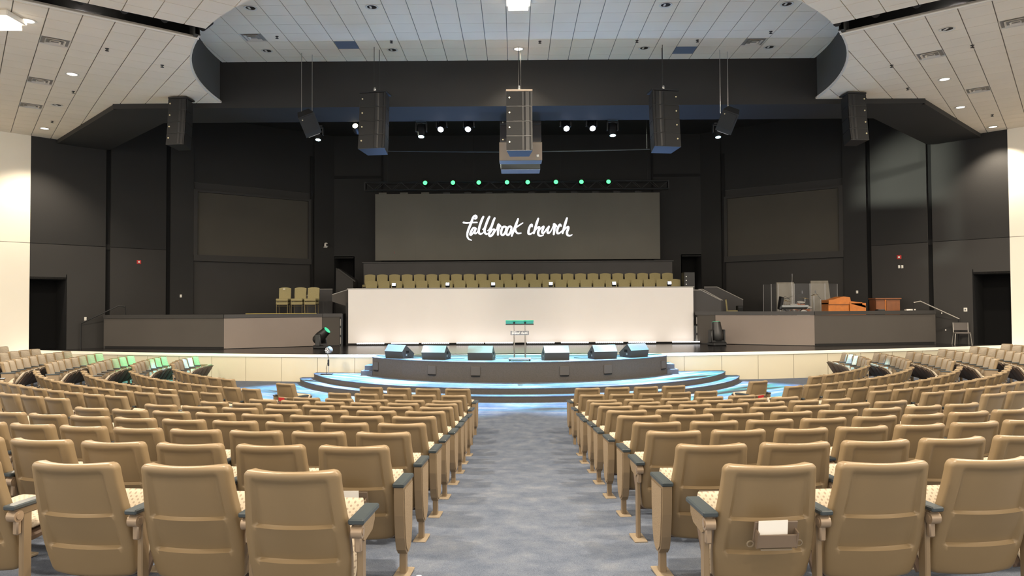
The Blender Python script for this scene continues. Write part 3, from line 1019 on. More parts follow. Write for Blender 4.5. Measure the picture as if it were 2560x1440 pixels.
# left: sloping grey return at the end of the backdrop, and the stair wall with a green-lit cap
hw_ = struct(thing('wall_stair', 'grey wedge shaped return panel at the left end of the white backdrop', 'stair wall', (0, 28.45, 0)))
MXZ = Matrix(((1, 0, 0), (0, 0, 1), (0, 1, 0))).to_4x4()
MB().prism([(-6.72, 3.03), (-7.36, 2.83), (-7.36, 2.56), (-6.72, 2.36)], 0, .12, MXZ).build('panel', 'dark_brown_grey', hw_)
MB().box((-7.04, .06, 2.94), (.68, .15, .03), rot=(0, -math.atan2(.2, .64), 0)).build('cap', 'wall_cap', hw_)
hw_ = struct(thing('wall_stair', 'black stair wall with a sloping cap left of the choir chairs', 'stair wall', (0, 31.2, 0)))
MB().prism([(-7.15, 2.0), (-7.9, 2.0), (-7.9, 4.05), (-7.15, 3.55)], 0, .9, MXZ).build('panel', 'black_lower', hw_)
MB().box((-7.42, .0, 3.72), (.92, .12, .05), rot=(0, math.atan2(.55, .75), 0)).build('cap', 'fascia', hw_)

# ------------------------------------------------------------------ white backdrop and its light bars
bd = thing('backdrop_panel', 'long bright white backdrop panel across the back of the stage', 'backdrop', (0, 28.15, ZS))
MB().box((.09, .06, 1.135), (13.5, .12, 2.13), bev=.01).build('panel', 'facade_white', bd)
MB().box((.09, .05, 2.215), (13.56, .18, .03)).build('top_edge', 'wall_cap', bd)
MB().box((.09, .1, .03), (13.4, .06, .06)).build('plinth', 'gap_dark', bd)
bars = [926, 1012, 1088, 1175, 1247, 1351, 1436, 1522, 1604, 1713]
for k, px in enumerate(bars):
    x = (px - 1295.6) / FPX * 27.85
    b_ = thing('light_bar', 'white LED light bar at the foot of the backdrop, ' + ORD[k] + ' from the left', 'light bar', (x, 27.85, ZS), group='LED bars under the backdrop')
    MB().box((0, 0, .03), (1.08, .10, .06), bev=.01).build('housing', 'black_plastic', b_)
    m = MB()
    for q in range(14):
        m.box((-.5 + q * 1.0 / 13, -.01, .085), (.062, .07, .05), bev=.012)
    m.build('led_row', 'led_white', b_)
    lm = lamp('light_bar_lamp', 'AREA', (x, 27.84, ZS + .13), .7, (1, .93, .86), .1)
    lm.data.shape = 'RECTANGLE'
    lm.data.size = 1.0
    lm.data.size_y = .06
    lm.rotation_euler = (PI - R(25), 0, 0)

for k, px in enumerate([985, 1119, 1233, 1377, 1535, 1673]):
    x = (px - 1295.6) / FPX * 28.2
    f_ = thing('flood_light', 'small square floodlight on top of the backdrop, ' + ORD[k] + ' from the left', 'floodlight', (x, 28.2, 3.08), group='floodlights on the backdrop')
    MB().box((0, 0, .11), (.17, .12, .15), rot=(R(-20), 0, 0), bev=.015).build('housing', 'dark_steel', f_)
    MB().box((0, -.065, .14), (.13, .012, .10), rot=(R(-20), 0, 0)).build('lens', 'lens_white', f_)
    MB().box((0, 0, .01), (.14, .08, .02)).build('bracket', 'black_plastic', f_)
    lamp('flood_lamp', 'SPOT', (x, 28.0, 3.26), 300, (.22, .45, 1), .06, (x, 22.6, 8.4), 62, .6)

# ------------------------------------------------------------------ LED wall with the script lettering
YS = 33.0
ls = thing('led_wall', 'wide dark video wall showing white handwritten lettering', 'video wall', (0, YS, 4.47))
NX = 14
for i in range(NX):
    for j in range(3):
        wv, hv = 13.08 / NX, 3.06 / 3
        MB().box((-6.54 + (i + .5) * wv, .05, (j + .5) * hv), (wv - .001, .1, hv - .001)).build('screen_tile', 'screen_grey', ls)
MB().box((0, .25, 1.5), (12.6, .3, 2.9)).build('rear_frame', 'black_plastic', ls)
for i in range(NX - 1):
    MB().box((-6.2 + i * .98, .06, 3.1), (.36 if i < 3 else .3, .09, .07)).build('top_bracket', 'screen_grey' if i < 3 else 'black_plastic', ls)
STROKES = [
 ([(462, 192), (486, 172), (484, 142), (458, 132), (425, 165), (396, 240), (365, 320), (330, 405), (310, 480), (312, 545), (340, 590), (388, 610)], [38, 44, 40, 34, 40, 46, 46, 44, 38, 34, 26, 18]),
 ([(236, 266), (300, 274), (380, 268), (500, 266)], [34, 30, 26, 24]),
 ([(462, 372), (425, 375), (388, 432), (366, 492), (384, 505), (425, 462), (468, 392)], [30, 38, 42, 42, 36, 28, 28]),
 ([(474, 385), (448, 452), (466, 478), (506, 452), (560, 340)], [40, 44, 36, 24, 16]),
 ([(622, 156), (596, 210), (562, 300), (534, 400), (534, 460), (562, 492), (600, 478), (632, 450)], [36, 46, 46, 46, 44, 36, 22, 14]),
 ([(606, 402), (640, 370), (680, 290)], [14, 20, 18]),
 ([(740, 156), (712, 212), (676, 304), (646, 400), (650, 462), (682, 494), (722, 478)], [36, 46, 46, 46, 44, 36, 16]),
 ([(700, 432), (738, 395), (780, 320)], [14, 20, 18]),
 ([(842, 184), (814, 252), (780, 350), (742, 450), (735, 515), (762, 534), (800, 500), (836, 440), (834, 402), (796, 412), (752, 470)], [34, 44, 44, 44, 44, 38, 42, 42, 32, 26, 24]),
 ([(850, 440), (880, 395), (905, 318), (918, 308), (926, 350), (908, 430), (904, 508)], [18, 20, 28, 40, 44, 46, 36]),
 ([(915, 308), (945, 330), (962, 352)], [34, 36, 26]),
 ([(1042, 352), (1000, 362), (968, 440), (974, 504), (1014, 506), (1056, 440), (1066, 368), (1040, 350)], [34, 40, 44, 38, 38, 42, 38, 30]),
 ([(1150, 348), (1108, 362), (1072, 440), (1076, 502), (1116, 506), (1156, 440), (1168, 366), (1146, 346)], [34, 40, 44, 38, 38, 42, 38, 30]),
 ([(1298, 202), (1264, 292), (1226, 390), (1192, 470), (1172, 534)], [32, 46, 46, 44, 30]),
 ([(1390, 280), (1320, 325), (1256, 366), (1228, 398)], [18, 26, 34, 30]),
 ([(1240, 392), (1252, 444), (1290, 482), (1356, 478)], [36, 38, 32, 16]),
 ([(1568, 352), (1562, 316), (1532, 338), (1502, 420), (1498, 486), (1530, 500), (1572, 476), (1612, 440)], [32, 40, 38, 44, 42, 34, 24, 14]),
 ([(1690, 198), (1664, 272), (1634, 372), (1602, 482)], [32, 46, 46, 34]),
 ([(1618, 446), (1660, 386), (1706, 364), (1706, 400), (1686, 466), (1696, 518), (1736, 536), (1792, 516)], [18, 28, 40, 46, 44, 40, 30, 14]),
 ([(1716, 420), (1762, 366), (1796, 356), (1768, 430), (1766, 474), (1800, 474), (1850, 402), (1896, 356)], [14, 22, 36, 44, 40, 30, 24, 34]),
 ([(1896, 356), (1870, 428), (1872, 474), (1904, 476), (1946, 420), (1990, 320)], [38, 44, 40, 28, 20, 22]),
 ([(1990, 310), (2010, 320), (2004, 400), (1988, 506)], [34, 42, 46, 36]),
 ([(2000, 304), (2030, 330), (2046, 356)], [34, 36, 26]),
 ([(2132, 346), (2112, 316), (2084, 352), (2056, 430), (2062, 484), (2104, 480), (2160, 430)], [30, 38, 40, 44, 40, 30, 16]),
 ([(2248, 192), (2222, 272), (2192, 372), (2160, 484)], [32, 46, 46, 34]),
 ([(2176, 446), (2226, 386), (2270, 362), (2270, 400), (2246, 466), (2254, 518), (2296, 536), (2346, 516)], [18, 28, 40, 46, 44, 40, 30, 14])]
def lettering(scale, ox, oz, y, mb, wmul=1.0):
    """strokes as flat ribbons; scale = metres per drawing unit, centred on (1295, 370)"""
    lay = 0.0
    for pts, ws in STROKES:
        P = []
        n = len(pts)
        for i in range(n - 1):
            p0, p1, p2, p3 = pts[max(i - 1, 0)], pts[i], pts[i + 1], pts[min(i + 2, n - 1)]
            for k in range(5):
                t = k / 5.0
                f_ = lambda a, b, c, d: .5 * (2 * b + (c - a) * t + (2 * a - 5 * b + 4 * c - d) * t * t + (3 * b - a - 3 * c + d) * t ** 3)
                P.append((f_(p0[0], p1[0], p2[0], p3[0]), f_(p0[1], p1[1], p2[1], p3[1]), ws[i] + (ws[i + 1] - ws[i]) * t))
        P.append((*pts[-1], ws[-1]))
        lay += .0002
        vv = []
        N_ = len(P)
        for i, (x, z, wd) in enumerate(P):
            a, b = P[max(i - 1, 0)], P[min(i + 1, N_ - 1)]
            dx, dz = b[0] - a[0], b[1] - a[1]
            l = math.hypot(dx, dz) or 1
            nx, nz = -dz / l, dx / l
            for sg in (-1, 1):
                vv.append((ox + (x + nx * sg * wd * wmul / 2 - 1295) * scale, y - lay, oz - (z + nz * sg * wd * wmul / 2 - 370) * scale))
        mb.add(vv, [(2 * i, 2 * i + 1, 2 * i + 3, 2 * i + 2) for i in range(N_ - 1)])
        for (x, z, wd) in (P[0], P[-1]):
            mb.add([(ox + (x + math.cos(q * PI / 5) * wd * wmul / 2 - 1295) * scale, y - lay - .0001, oz - (z + math.sin(q * PI / 5) * wd * wmul / 2 - 370) * scale) for q in range(10)],
                   [tuple(range(10))])
    return mb
lettering(YS / FPX / 7.758, (1297 - 1295.6) / FPX * YS, 1.48, -.006, MB(), .96).build('lettering', 'letters', ls)
MB().box((-5.66, -.004, .36), (.012, .004, .10)).build('dead_pixels', 'red_mark', ls)

# truss with eight green lamps
tr = thing('lighting_truss', 'long dark lighting truss above the video wall', 'truss', (0, 33.1, 7.72))
xa, xb = -7.0, 6.95
for y in (-.15, .15):
    for z in (0, .36):
        MB().cyl((xa, y, z), (xb, y, z), .025, n=8).build('chord', 'dark_steel', tr)
m = MB()
nb = 34
for i in range(nb):
    x0, x1 = xa + (xb - xa) * i / nb, xa + (xb - xa) * (i + 1) / nb
    for y in (-.15, .15):
        m.cyl((x0, y, 0 if i % 2 else .36), (x1, y, .36 if i % 2 else 0), .012, n=5, caps=False)
m.build('lacing', 'dark_steel', tr)
for x in (xa, xb):
    MB().box((x, 0, .18), (.04, .34, .40)).build('end_frame', 'dark_steel', tr)
for x in (-6, -2, 2, 6):
    MB().cyl((x, 0, .36), (x, 0, 2.70), .008, n=5).build('hanging_wire', 'dark_steel', tr)
for k, px in enumerate([1064, 1134, 1199, 1270, 1322, 1393, 1457, 1525]):
    x = (px - 1295.6) / FPX * 32.7
    t = thing('green_lamp', 'glowing green stage lamp on the truss, ' + ORD[k] + ' from the left', 'stage lamp', (x, 32.75, 8.0), group='green lamps on the truss')
    MB().lathe([(.09, 0), (.12, .06), (.12, .22), (.08, .30), (.0001, .30)], 16, Matrix.Rotation(R(-100), 4, 'X')).build('can', 'black_plastic', t, smooth=40)
    MB().lathe([(.0001, -.012), (.06, -.01), (.098, 0), (.0001, .005)], 16, Matrix.Rotation(R(-100), 4, 'X')).build('lens', 'lens_green', t, smooth=40)
    MB().tube([(-.14, .1, .0), (-.14, .1, .2), (.14, .1, .2), (.14, .1, .0)], .012, 6).build('yoke', 'black_plastic', t)
    lamp('green_light', 'SPOT', (x, 32.6, 7.96), 900, (.12, 1, .45), .08, (x * .7, 24.0, .85), 24, .4)

# ------------------------------------------------------------------ hung loudspeakers
def line_array(name, x, y, ztop, n, w_, h, d, rz, flip, label, zanchor, frame='speaker_black'):
    t = thing(name, label, 'loudspeaker', (x, y, ztop), rz, 'hung line array loudspeakers')
    z = 0.0
    yy = 0.0
    for k in range(n):
        tilt = R(-1.5 - 2.2 * k)
        M = Matrix.Translation((0, yy, z)) @ Matrix.Rotation(tilt, 4, 'X')
        poly = [(-w_ / 2, 0), (w_ / 2, 0), (w_ / 2 - .09, d), (-w_ / 2 + .09, d)]
        m = MB().prism(poly, -h + .006, 0, M)
        b_ = m.build('cabinet', 'speaker_black', t)
        f_ = flip
        # flat grille on one side, curved horn flare on the other
        gx0, gx1 = -w_ / 2 * f_, w_ * .11 * f_
        g = MB()
        g.box((0, 0, 0), (abs(gx1 - gx0), .014, h - .03), bev=.004)
        for i in range(len(g.v)):
            p = M @ Vector((g.v[i][0] + (gx0 + gx1) / 2, g.v[i][1] - .012, g.v[i][2] - h / 2))
            g.v[i] = tuple(p)
        g.build('grille', 'speaker_grille', b_)
        hn = MB()
        cs_ = []
        for q in range(9):
            u = q / 8.0
            xx = gx1 + (w_ / 2 * f_ - gx1) * u
            cs_.append((xx, -.03 + .11 * math.exp(-((u - .52) / .16) ** 2)))
        for q in range(9):
            for zz in (-.012, -h + .018):
                hn.v.append(tuple(M @ Vector((cs_[q][0], cs_[q][1] - .004, zz))))
        for q in range(8):
            hn.f.append((2 * q, 2 * q + 2, 2 * q + 3, 2 * q + 1))
        hn.build('horn_flare', 'speaker_black', b_, smooth=60)
        e = MB()
        for zz in (-h + .006,):
            e.add([tuple(M @ Vector(p)) for p in ((-w_ / 2, -.022, zz - .006), (w_ / 2, -.022, zz - .006), (w_ / 2, -.022, zz + .002), (-w_ / 2, -.022, zz + .002))], [(0, 1, 2, 3)])
        e.build('edge_line', 'speaker_edge', b_)
        bd_ = MB()
        bd_.cyl(tuple(M @ Vector((-w_ * .38 * f_, -.018, -h * .42))), tuple(M @ Vector((-w_ * .38 * f_, -.034, -h * .42))), .022, n=10)
        bd_.build('badge', 'badge', b_)
        nz = M @ Vector((0, 0, -h))
        z, yy = nz.z, nz.y
    MB().box((0, d * .4, .03), (w_ + .02, d * .9, .05), bev=.008).build('top_frame', 'beige_box' if frame == 'beige' else 'speaker_dark', t)
    for q in (-.06, .18):
        MB().cyl((q * .3, d * .4 + q, .05), (q * .3, d * .4 + q, zanchor - ztop), .009, n=6).build('wire', 'dark_steel', t)
    MB().lathe([(.0001, .05), (.03, .07), (.045, .13), (.03, .19), (.0001, .21)], 10, Matrix.Translation((0, d * .4 - .06, 0))).build('shackle', 'steel', t, smooth=50)
    return t
line_array('line_array', -9.95, 20.85, 8.46, 4, .56, .345, .5, R(-6), 1, 'outer left hung array of four black loudspeakers under the side ceiling', ZC)
line_array('line_array', 9.85, 20.85, 8.46, 4, .56, .345, .5, R(6), -1, 'outer right hung array of four black loudspeakers under the side ceiling', ZC)
line_array('line_array', -4.13, 20.3, 8.43, 4, .78, .408, .55, R(-9), 1, 'inner left hung array of four black loudspeakers before the header', ZU)
line_array('line_array', 4.18, 20.3, 8.43, 4, .78, .408, .55, R(9), -1, 'inner right hung array of four black loudspeakers before the header', ZU)
line_array('line_array', .03, 20.4, 8.47, 4, .74, .435, .5, 0, 1, 'central hung array of four black loudspeakers with a beige top frame', ZU, 'beige')

# bass cabinets hung behind the central array
t = thing('subwoofer_cluster', 'hung block of bass cabinets behind the central loudspeaker array', 'loudspeaker', (.09, 23.7, 7.17))
for k in (-1, 1):
    for j in range(2):
        b_ = MB().box((k * .345, .3, .89 + .575 * j), (.68, .6, .565), bev=.01).build('cabinet', 'speaker_edge', t)
        MB().box((k * .345, -.006, .89 + .575 * j), (.64, .014, .52)).build('grille', 'sub_grille', b_)
        MB().cyl((k * .345 - .24, -.012, .68 + .575 * j), (k * .345 - .24, -.03, .68 + .575 * j), .022, n=10).build('badge', 'badge', b_)
b_ = MB().box((0, .3, .30), (1.42, .62, .595), bev=.01).build('lower_cabinet', 'beige_box', t)
MB().box((.56, -.02, .14), (.10, .03, .10), bev=.01).build('jack_plate', 'steel', b_)
MB().box((0, .3, -.005), (1.40, .58, .02)).build('base_plate', 'grey_plastic', t)
b_ = MB().box((0, 1.25, .12), (1.36, .8, .50), bev=.01).build('rear_cabinet', 'dark_steel', t)
MB().box((0, 1.25, -.135), (1.34, .76, .02)).build('base_plate', 'grey_plastic', b_)
for k in (-1, 1):
    MB().cyl((k * .5, .3, 1.75), (k * .5, .3, 3.4), .012, n=6).build('wire', 'dark_steel', t)
    MB().box((k * .6, .3, 1.79), (.12, .3, .06)).build('bracket', 'steel', t)

for s in (-1, 1):
    side = 'left' if s < 0 else 'right'
    t = thing('tilted_speaker', 'small tilted black loudspeaker hung at the ' + side + ' of the header', 'loudspeaker', (s * 6.12, 20.9, 7.72), 0, 'small tilted loudspeakers', rot=(R(32), R(24 * s), R(-14 * s)))
    b_ = MB().prism([(-.24, -.18), (.24, -.18), (.17, .28), (-.17, .28)], -.32, .32).build('cabinet', 'speaker_black', t)
    MB().box((-.02, -.19, .05), (.42, .014, .48)).build('grille', 'speaker_grille', b_)
    MB().cyl((-.15, -.195, .22), (-.15, -.21, .22), .018, n=10).build('badge', 'badge', b_)
    MB().box((0, .0, -.33), (.34, .36, .02)).build('base_plate', 'grey_plastic', b_)
    Ti = (Matrix.Translation(t.location) @ t.rotation_euler.to_matrix().to_4x4()).inverted()
    for a, b in (((-.22, .0, .22), (-.22, .0, 2.08)), ((.05, .15, .24), (.05, .15, 2.08))):
        MB().cyl(Ti @ (t.location + Vector(a)), Ti @ (t.location + Vector(b)), .008, n=5).build('wire', 'steel', t)

# ------------------------------------------------------------------ moving-head lamps
def moving_head(loc, label, tilt, pan, lens, hung, sc=1.0, gname='moving head stage lamps'):
    t = thing('moving_head', label, 'stage lamp', loc, pan, gname)
    f_ = -1 if hung else 1
    MB().box((0, 0, f_ * .05 * sc), (.40 * sc, .34 * sc, .10 * sc), bev=.025 * sc).build('base', 'black_plastic', t)
    m = MB()
    for k in (-1, 1):
        m.box((k * .19 * sc, 0, f_ * .25 * sc), (.06 * sc, .16 * sc, .34 * sc), bev=.02 * sc)
    m.box((0, 0, f_ * .12 * sc), (.40 * sc, .16 * sc, .05 * sc), bev=.015 * sc)
    m.build('yoke', 'dark_steel', t, smooth=40)
    if hung:
        MB().cyl((0, 0, -.02), (0, 0, 10.42 - loc[2]), .02, n=6).build('hanger', 'black_plastic', t)
    M = Matrix.Translation((0, 0, f_ * .36 * sc)) @ Matrix.Rotation(tilt, 4, 'X')
    hd_ = MB().lathe([(.0001, -.25 * sc), (.10 * sc, -.25 * sc), (.145 * sc, -.19 * sc), (.155 * sc, -.02 * sc), (.13 * sc, .15 * sc), (.12 * sc, .26 * sc), (.0001, .25 * sc)], 18, M).build('head', 'black_plastic' if hung else 'dark_steel', t, smooth=35)
    MB().lathe([(.0001, .252 * sc), (.105 * sc, .258 * sc), (.105 * sc, .266 * sc), (.0001, .275 * sc)], 18, M).build('lens', lens, hd_, smooth=35)
    return t
moving_head((-7.15, 26.05, ZS), 'moving stage lamp on the stage floor left, head tilted towards the backdrop', R(48), R(78), 'green_lens_off', False, 1.25)
moving_head((7.3, 26.6, ZS), 'moving stage lamp on the stage floor right, head pointing up', R(-8), R(20), 'green_lens_off', False, 1.4)
MH = [(-3.2, 'lens_cyan', 'outer left of four'), (-2.52, 'lens_white', 'inner left, tilted'), (-1.62, 'lens_white', 'next left of the bass cabinets'),
      (1.58, 'lens_white', 'next right of the bass cabinets'), (2.44, 'lens_white', 'inner right, tilted'), (3.14, 'lens_cyan', 'outer right of four')]
for k, (x, ln, ds) in enumerate(MH):
    tl = R(180 - 48) if ln == 'lens_white' else R(180 - 14)
    tlz = 8.66 if ln == 'lens_white' else 8.52
    moving_head((x, 23.75, tlz), 'glowing moving stage lamp under the header, ' + ds, tl, 0 if abs(x) > 3 else R(8 * (1 if x > 0 else -1)), ln, True, .9)
    if tlz < 8.4:
        pass
for s in (-1, 1):
    moving_head((s * 6.62, 23.75, 8.38), 'moving stage lamp with small cyan glow beside the tilted loudspeaker, ' + ('left' if s < 0 else 'right'), R(166), 0, 'lens_cyan', True, .8)
wl = thing('spot_lamp', 'warm white spot lamp glowing behind the inner left loudspeaker array', 'stage lamp', (-5.40, 23.75, 8.36))
MB().lathe([(.10, .0), (.12, .1), (.11, .34), (.0001, .36)], 14, Matrix.Rotation(R(-110), 4, 'X')).build('can', 'black_plastic', wl, smooth=40)
MB().lathe([(.0001, -.01), (.09, -.004), (.0001, .0)], 14, Matrix.Rotation(R(-110), 4, 'X')).build('lens', 'lens_warm', wl)
MB().cyl((0, .15, .1), (0, .15, 2.06), .012, n=6).build('hanger', 'dark_steel', wl)
# curved pipe
cp = MB()
for q in (-4.6, 4.6):
    cp.cyl((q, 25.5, 7.9), (q, 25.5, 10.42), .008, n=5)
cp = cp.tube([(-4.7 + 9.4 * i / 20, 25.5, 7.9 - .06 * (1 - ((i - 10) / 10.0) ** 2)) for i in range(21)], .022, 6).build('curved_pipe', 'dark_steel')
tag(cp, 'thin curved metal pipe hung across the stage behind the bass cabinets', 'pipe')
hg = None

# ------------------------------------------------------------------ stage props
WD = [(-3.62, 20.95, -34, 'leftmost'), (-2.42, 20.35, -16, 'second from the left'), (-1.10, 20.1, -9, 'just left of the lectern'),
      (1.02, 19.95, 9, 'just right of the lectern'), (2.40, 20.3, 17, 'second from the right'), (3.44, 20.9, 34, 'rightmost')]
MYZ = Matrix(((0, 0, 1), (1, 0, 0), (0, 1, 0))).to_4x4()
for x, y, a, ds in WD:
    t = thing('monitor_wedge', 'grey stage monitor loudspeaker on the thrust, ' + ds, 'loudspeaker', (x, y, ZS), R(a), 'stage monitor wedges')
    b_ = MB().prism([(-.02, 0), (-.07, .20), (.09, .39), (.44, .13), (.40, 0)], -.35, .35, MYZ).build('cabinet', 'wedge_grey', t)
    MB().prism([(.10, .392), (.44, .142), (.432, .132), (.092, .382)], -.33, .33, MYZ).build('grille', 'wedge_grille_lit_back', t)
    MB().prism([(-.075, .205), (.082, .392), (.09, .386), (-.067, .20)], -.35, .35, MYZ).build('lit_upper_back', 'wedge_grille_lit_back', t)  # paler than the cabinet: light on the upper back put into its colour
    for k in (-1, 1):
        h_ = MB().box((k * .351, .15, .19), (.012, .12, .07), bev=.004).build('handle_recess', 'void_black', t)
        MB().box((k * .356, .10, .10), (.014, .05, .05)).build('jack', 'steel', t)
    MB().tube([(.36, .2, .08), (.42, .22, .02), (.55, .35, .012), (.7, .6, .012)] if x < 0 else [(-.36, .2, .08), (-.42, .22, .02), (-.55, .35, .012), (-.7, .6, .012)], .008, 6).build('cable', 'cable', t)

t = thing('lectern', 'clear topped lectern on two chrome posts at the centre of the thrust', 'lectern', (0.0, 19.75, ZS))
MB().box((0, 0, 1.06), (.76, .40, .015), rot=(R(-14), 0, 0)).build('top', 'green_lit_acrylic', t)
MB().box((0, -.20, 1.0), (.76, .012, .035), rot=(R(-14), 0, 0)).build('book_stop', 'black_plastic', t)
for k in (-1, 1):
    p_ = MB().cyl((k * .15, 0, .07), (k * .15, 0, 1.04), .019, n=12).build('post', 'chrome', t, smooth=40)
    MB().box((k * .15, 0, 1.035), (.05, .07, .05), bev=.006).build('bracket', 'black_plastic', p_)
sg = MB().box((0, -.03, .76), (.50, .016, .11), bev=.004).build('name_plate', 'grey_plastic', t)
m = MB()
lettering(.46 / 2130, 0, .765, -.0425, m, 1.25).build('lettering', 'paper', sg)
b_ = MB().box((0, 0, .06), (.62, .34, .03), bev=.008).build('base', 'grey_plastic', t)
for kx in (-1, 1):
    for ky in (-1, 1):
        MB().cyl((kx * .27 - .012, ky * .13, .024), (kx * .27 + .012, ky * .13, .024), .024, n=10).build('caster', 'black_plastic', b_)

t = thing('par_lamp', 'round LED par lamp on a thin stand before the left stage front', 'stage lamp', (-5.85, 21.9, .30))
MB().box((0, 0, .012), (.34, .20, .022), bev=.006).build('base', 'black_plastic', t)
MB().tube([(-.02, 0, .02), (-.02, 0, .2), (.05, 0, .45), (0.02, 0, .62)], .009, 6).build('cable', 'cable', t)
MB().cyl((.05, .02, .02), (.05, .02, .62), .010, n=8).build('stand', 'steel', t)
MB().box((.05, -.01, .36), (.05, .04, .20), bev=.01).build('power_box', 'black_plastic', t)
c_ = MB().lathe([(.09, 0), (.105, .02), (.105, .12), (.06, .17), (.0001, .17)], 18, Matrix.Translation((.02, 0, .73)) @ Matrix.Rotation(R(-82), 4, 'X') @ Matrix.Rotation(R(20), 4, 'Y')).build('can', 'grey_plastic', t, smooth=40)
m = MB()
for q in range(12):
    rr = .068 if q < 8 else .028
    aa = 2 * PI * q / (8 if q < 8 else 4)
    m.cyl((.02 + rr * math.cos(aa), -.012, .73 + rr * math.sin(aa)), (.02 + rr * math.cos(aa), .005, .73 + rr * math.sin(aa)), .013, n=8)
m.build('led_ring', 'paper', c_)
MB().tube([(-.10, .03, .73), (-.10, .03, .62), (.13, .03, .62), (.13, .03, .73)], .008, 6).build('yoke', 'black_plastic', t)

# stacking chairs
CH = {}
def chair_meshes():
    hw = .235
    out = []
    for i in range(13):
        u = -1 + 2 * i / 12
        out.append((u * hw * (1.0), .90 + .035 * (1 - u * u)))
    poly = [(-hw * .90, .44), (hw * .90, .44)] + [(hw, .60), (hw, .86)] + out[::-1] + [(-hw, .86), (-hw, .60)]
    M = Matrix.Translation((0, 0, 0)) @ Matrix.Rotation(R(-6), 4, 'X') @ Matrix(((1, 0, 0, 0), (0, 0, -1, 0), (0, 1, 0, 0), (0, 0, 0, 1)))
    b = MB().prism(poly, -.03, .03, M)
    CH['backrest'] = b.mesh('backrest')
    m = MB().box((0, -.20, .43), (.47, .46, .085), bev=.03)
    CH['seat'] = m.mesh('seat')
    m = MB()
    m.box((0, -.20, .375), (.46, .44, .02))
    m.cyl((-.21, -.40, .30), (.21, -.40, .30), .010, n=6).cyl((-.21, -.02, .30), (.21, -.02, .30), .010, n=6)
    CH['frame'] = m.mesh('frame')
    CH['leg_f'] = MB().cyl((0, 0, 0), (0, .02, .39), .012, n=8).mesh('leg')
    CH['leg_r'] = MB().cyl((0, .03, 0), (0, 0, .46), .012, n=8).mesh('leg')
    CH['backrest'].materials.append(MATS['choir_fabric'])
    CH['seat'].materials.append(MATS['choir_fabric'])
    for k in ('frame', 'leg_f', 'leg_r'):
        CH[k].materials.append(MATS['chair_gold'])
chair_meshes()
def stack_chair(loc, rz, label, group):
    t = thing('stacking_chair', label, 'chair', loc, rz, group)
    obj('backrest', CH['backrest'], t)
    obj('seat', CH['seat'], t)
    obj('frame', CH['frame'], t)
    for k in (-1, 1):
        obj('leg', CH['leg_f'], t, (k * .215, -.40, 0))
        obj('leg', CH['leg_r'], t, (k * .215, -.03, 0))
    return t
NB = 25
for k in range(NB):
    stack_chair((-6.52 + k * 13.1 / (NB - 1), 31.62, 2.84), random.uniform(-.02, .02), 'tan fabric chair in the rear choir row, ' + (ORD[k] + ' from the left end' if k < 13 else ORD[NB - 1 - k] + ' from the right end'), 'choir chairs, rear row')
NF = 25
for k in range(NF):
    stack_chair((-6.24 + k * 12.9 / (NF - 1), 30.55, 2.53), random.uniform(-.02, .02), 'tan fabric chair in the front choir row, ' + (ORD[k] + ' from the left end' if k < 13 else ORD[NF - 1 - k] + ' from the right end'), 'choir chairs, front row')
for k, x in enumerate((-9.42, -8.80, -8.27)):
    for lv in (0, 1):
        c_ = stack_chair((x, 29.0, ZP + lv * .14 - .02), R([3, -2, -2][k]), ('upper' if lv else 'lower') + ' tan chair of the ' + ['leftmost', 'middle', 'rightmost'][k] + ' stack on the left platform', 'stacked chairs on the left platform')
        if k == 0 and lv:
            MB().box((.01, -.115, .86), (.08, .008, .04), rot=(R(-6), 0, 0)).build('label_tag', 'paper', c_)
tag(MB().box((-9.0, 27.35, ZP + .012), (2.6, .05, .02), rot=(0, 0, R(27))).build('edge_strip', 'yellow_strip'), 'yellow strip lying along the left platform edge', 'strip')

# ------------------------------------------------------------------ right platform: drums, shield, organ
ZR = 1.55
def xpx(px, y):
    return CAM.x + (px - 1280 - YAW * FPX) / FPX * y
sh = thing('drum_shield', 'clear acrylic drum shield of hinged panels on the right platform', 'drum shield', (0, 28.5, ZR))
pans = [(1907, 29.6, 1927, 28.9), (1927, 28.9, 1944, 28.4), (1944, 28.4, 1983, 28.3), (1984, 28.3, 2024, 28.3), (2025, 28.3, 2061, 28.4), (2062, 28.4, 2092, 29.2)]
for a, ya, b, yb in pans:
    pa_, pb_ = Vector((xpx(a, ya), ya - 28.5, 0)), Vector((xpx(b, yb), yb - 28.5, 0))
    d_ = pb_ - pa_
    ang = math.atan2(d_.y, d_.x)
    c = (pa_ + pb_) / 2
    p_ = MB().box((0, 0, .81), (d_.length - .01, .012, 1.62)).build('pane', 'acrylic', sh, c, (0, 0, ang))
    for e in (-1, 1):
        MB().box((e * (d_.length / 2 - .012), 0, .81), (.016, .016, 1.62)).build('edge', 'acrylic_edge', p_)
for k, (a, b, y, h, ds) in enumerate(((1941, 1984, 29.9, 1.72, 'left of the drums'), (2026, 2076, 29.9, 1.78, 'behind the cymbals'))):
    xa_, xb_ = xpx(a, y), xpx(b, y)
    g = thing('acoustic_panel', 'tall grey acoustic panel behind the drum shield, ' + ds, 'acoustic panel', ((xa_ + xb_) / 2, y, ZR), group='acoustic panels by the drums')
    w_ = (xb_ - xa_) / 2
    MB().prism([(-w_, 0), (w_, 0), (w_ * .96, h * .5), (w_ * (.98 if k == 0 else .72), h), (-w_, h)], 0, .09, MXZ).build('panel', 'foam_grey', g)
    for e in (-1, 1):
        MB().box((e * w_ * .7, .05, .02), (.06, .5, .04)).build('foot', 'black_plastic', g)
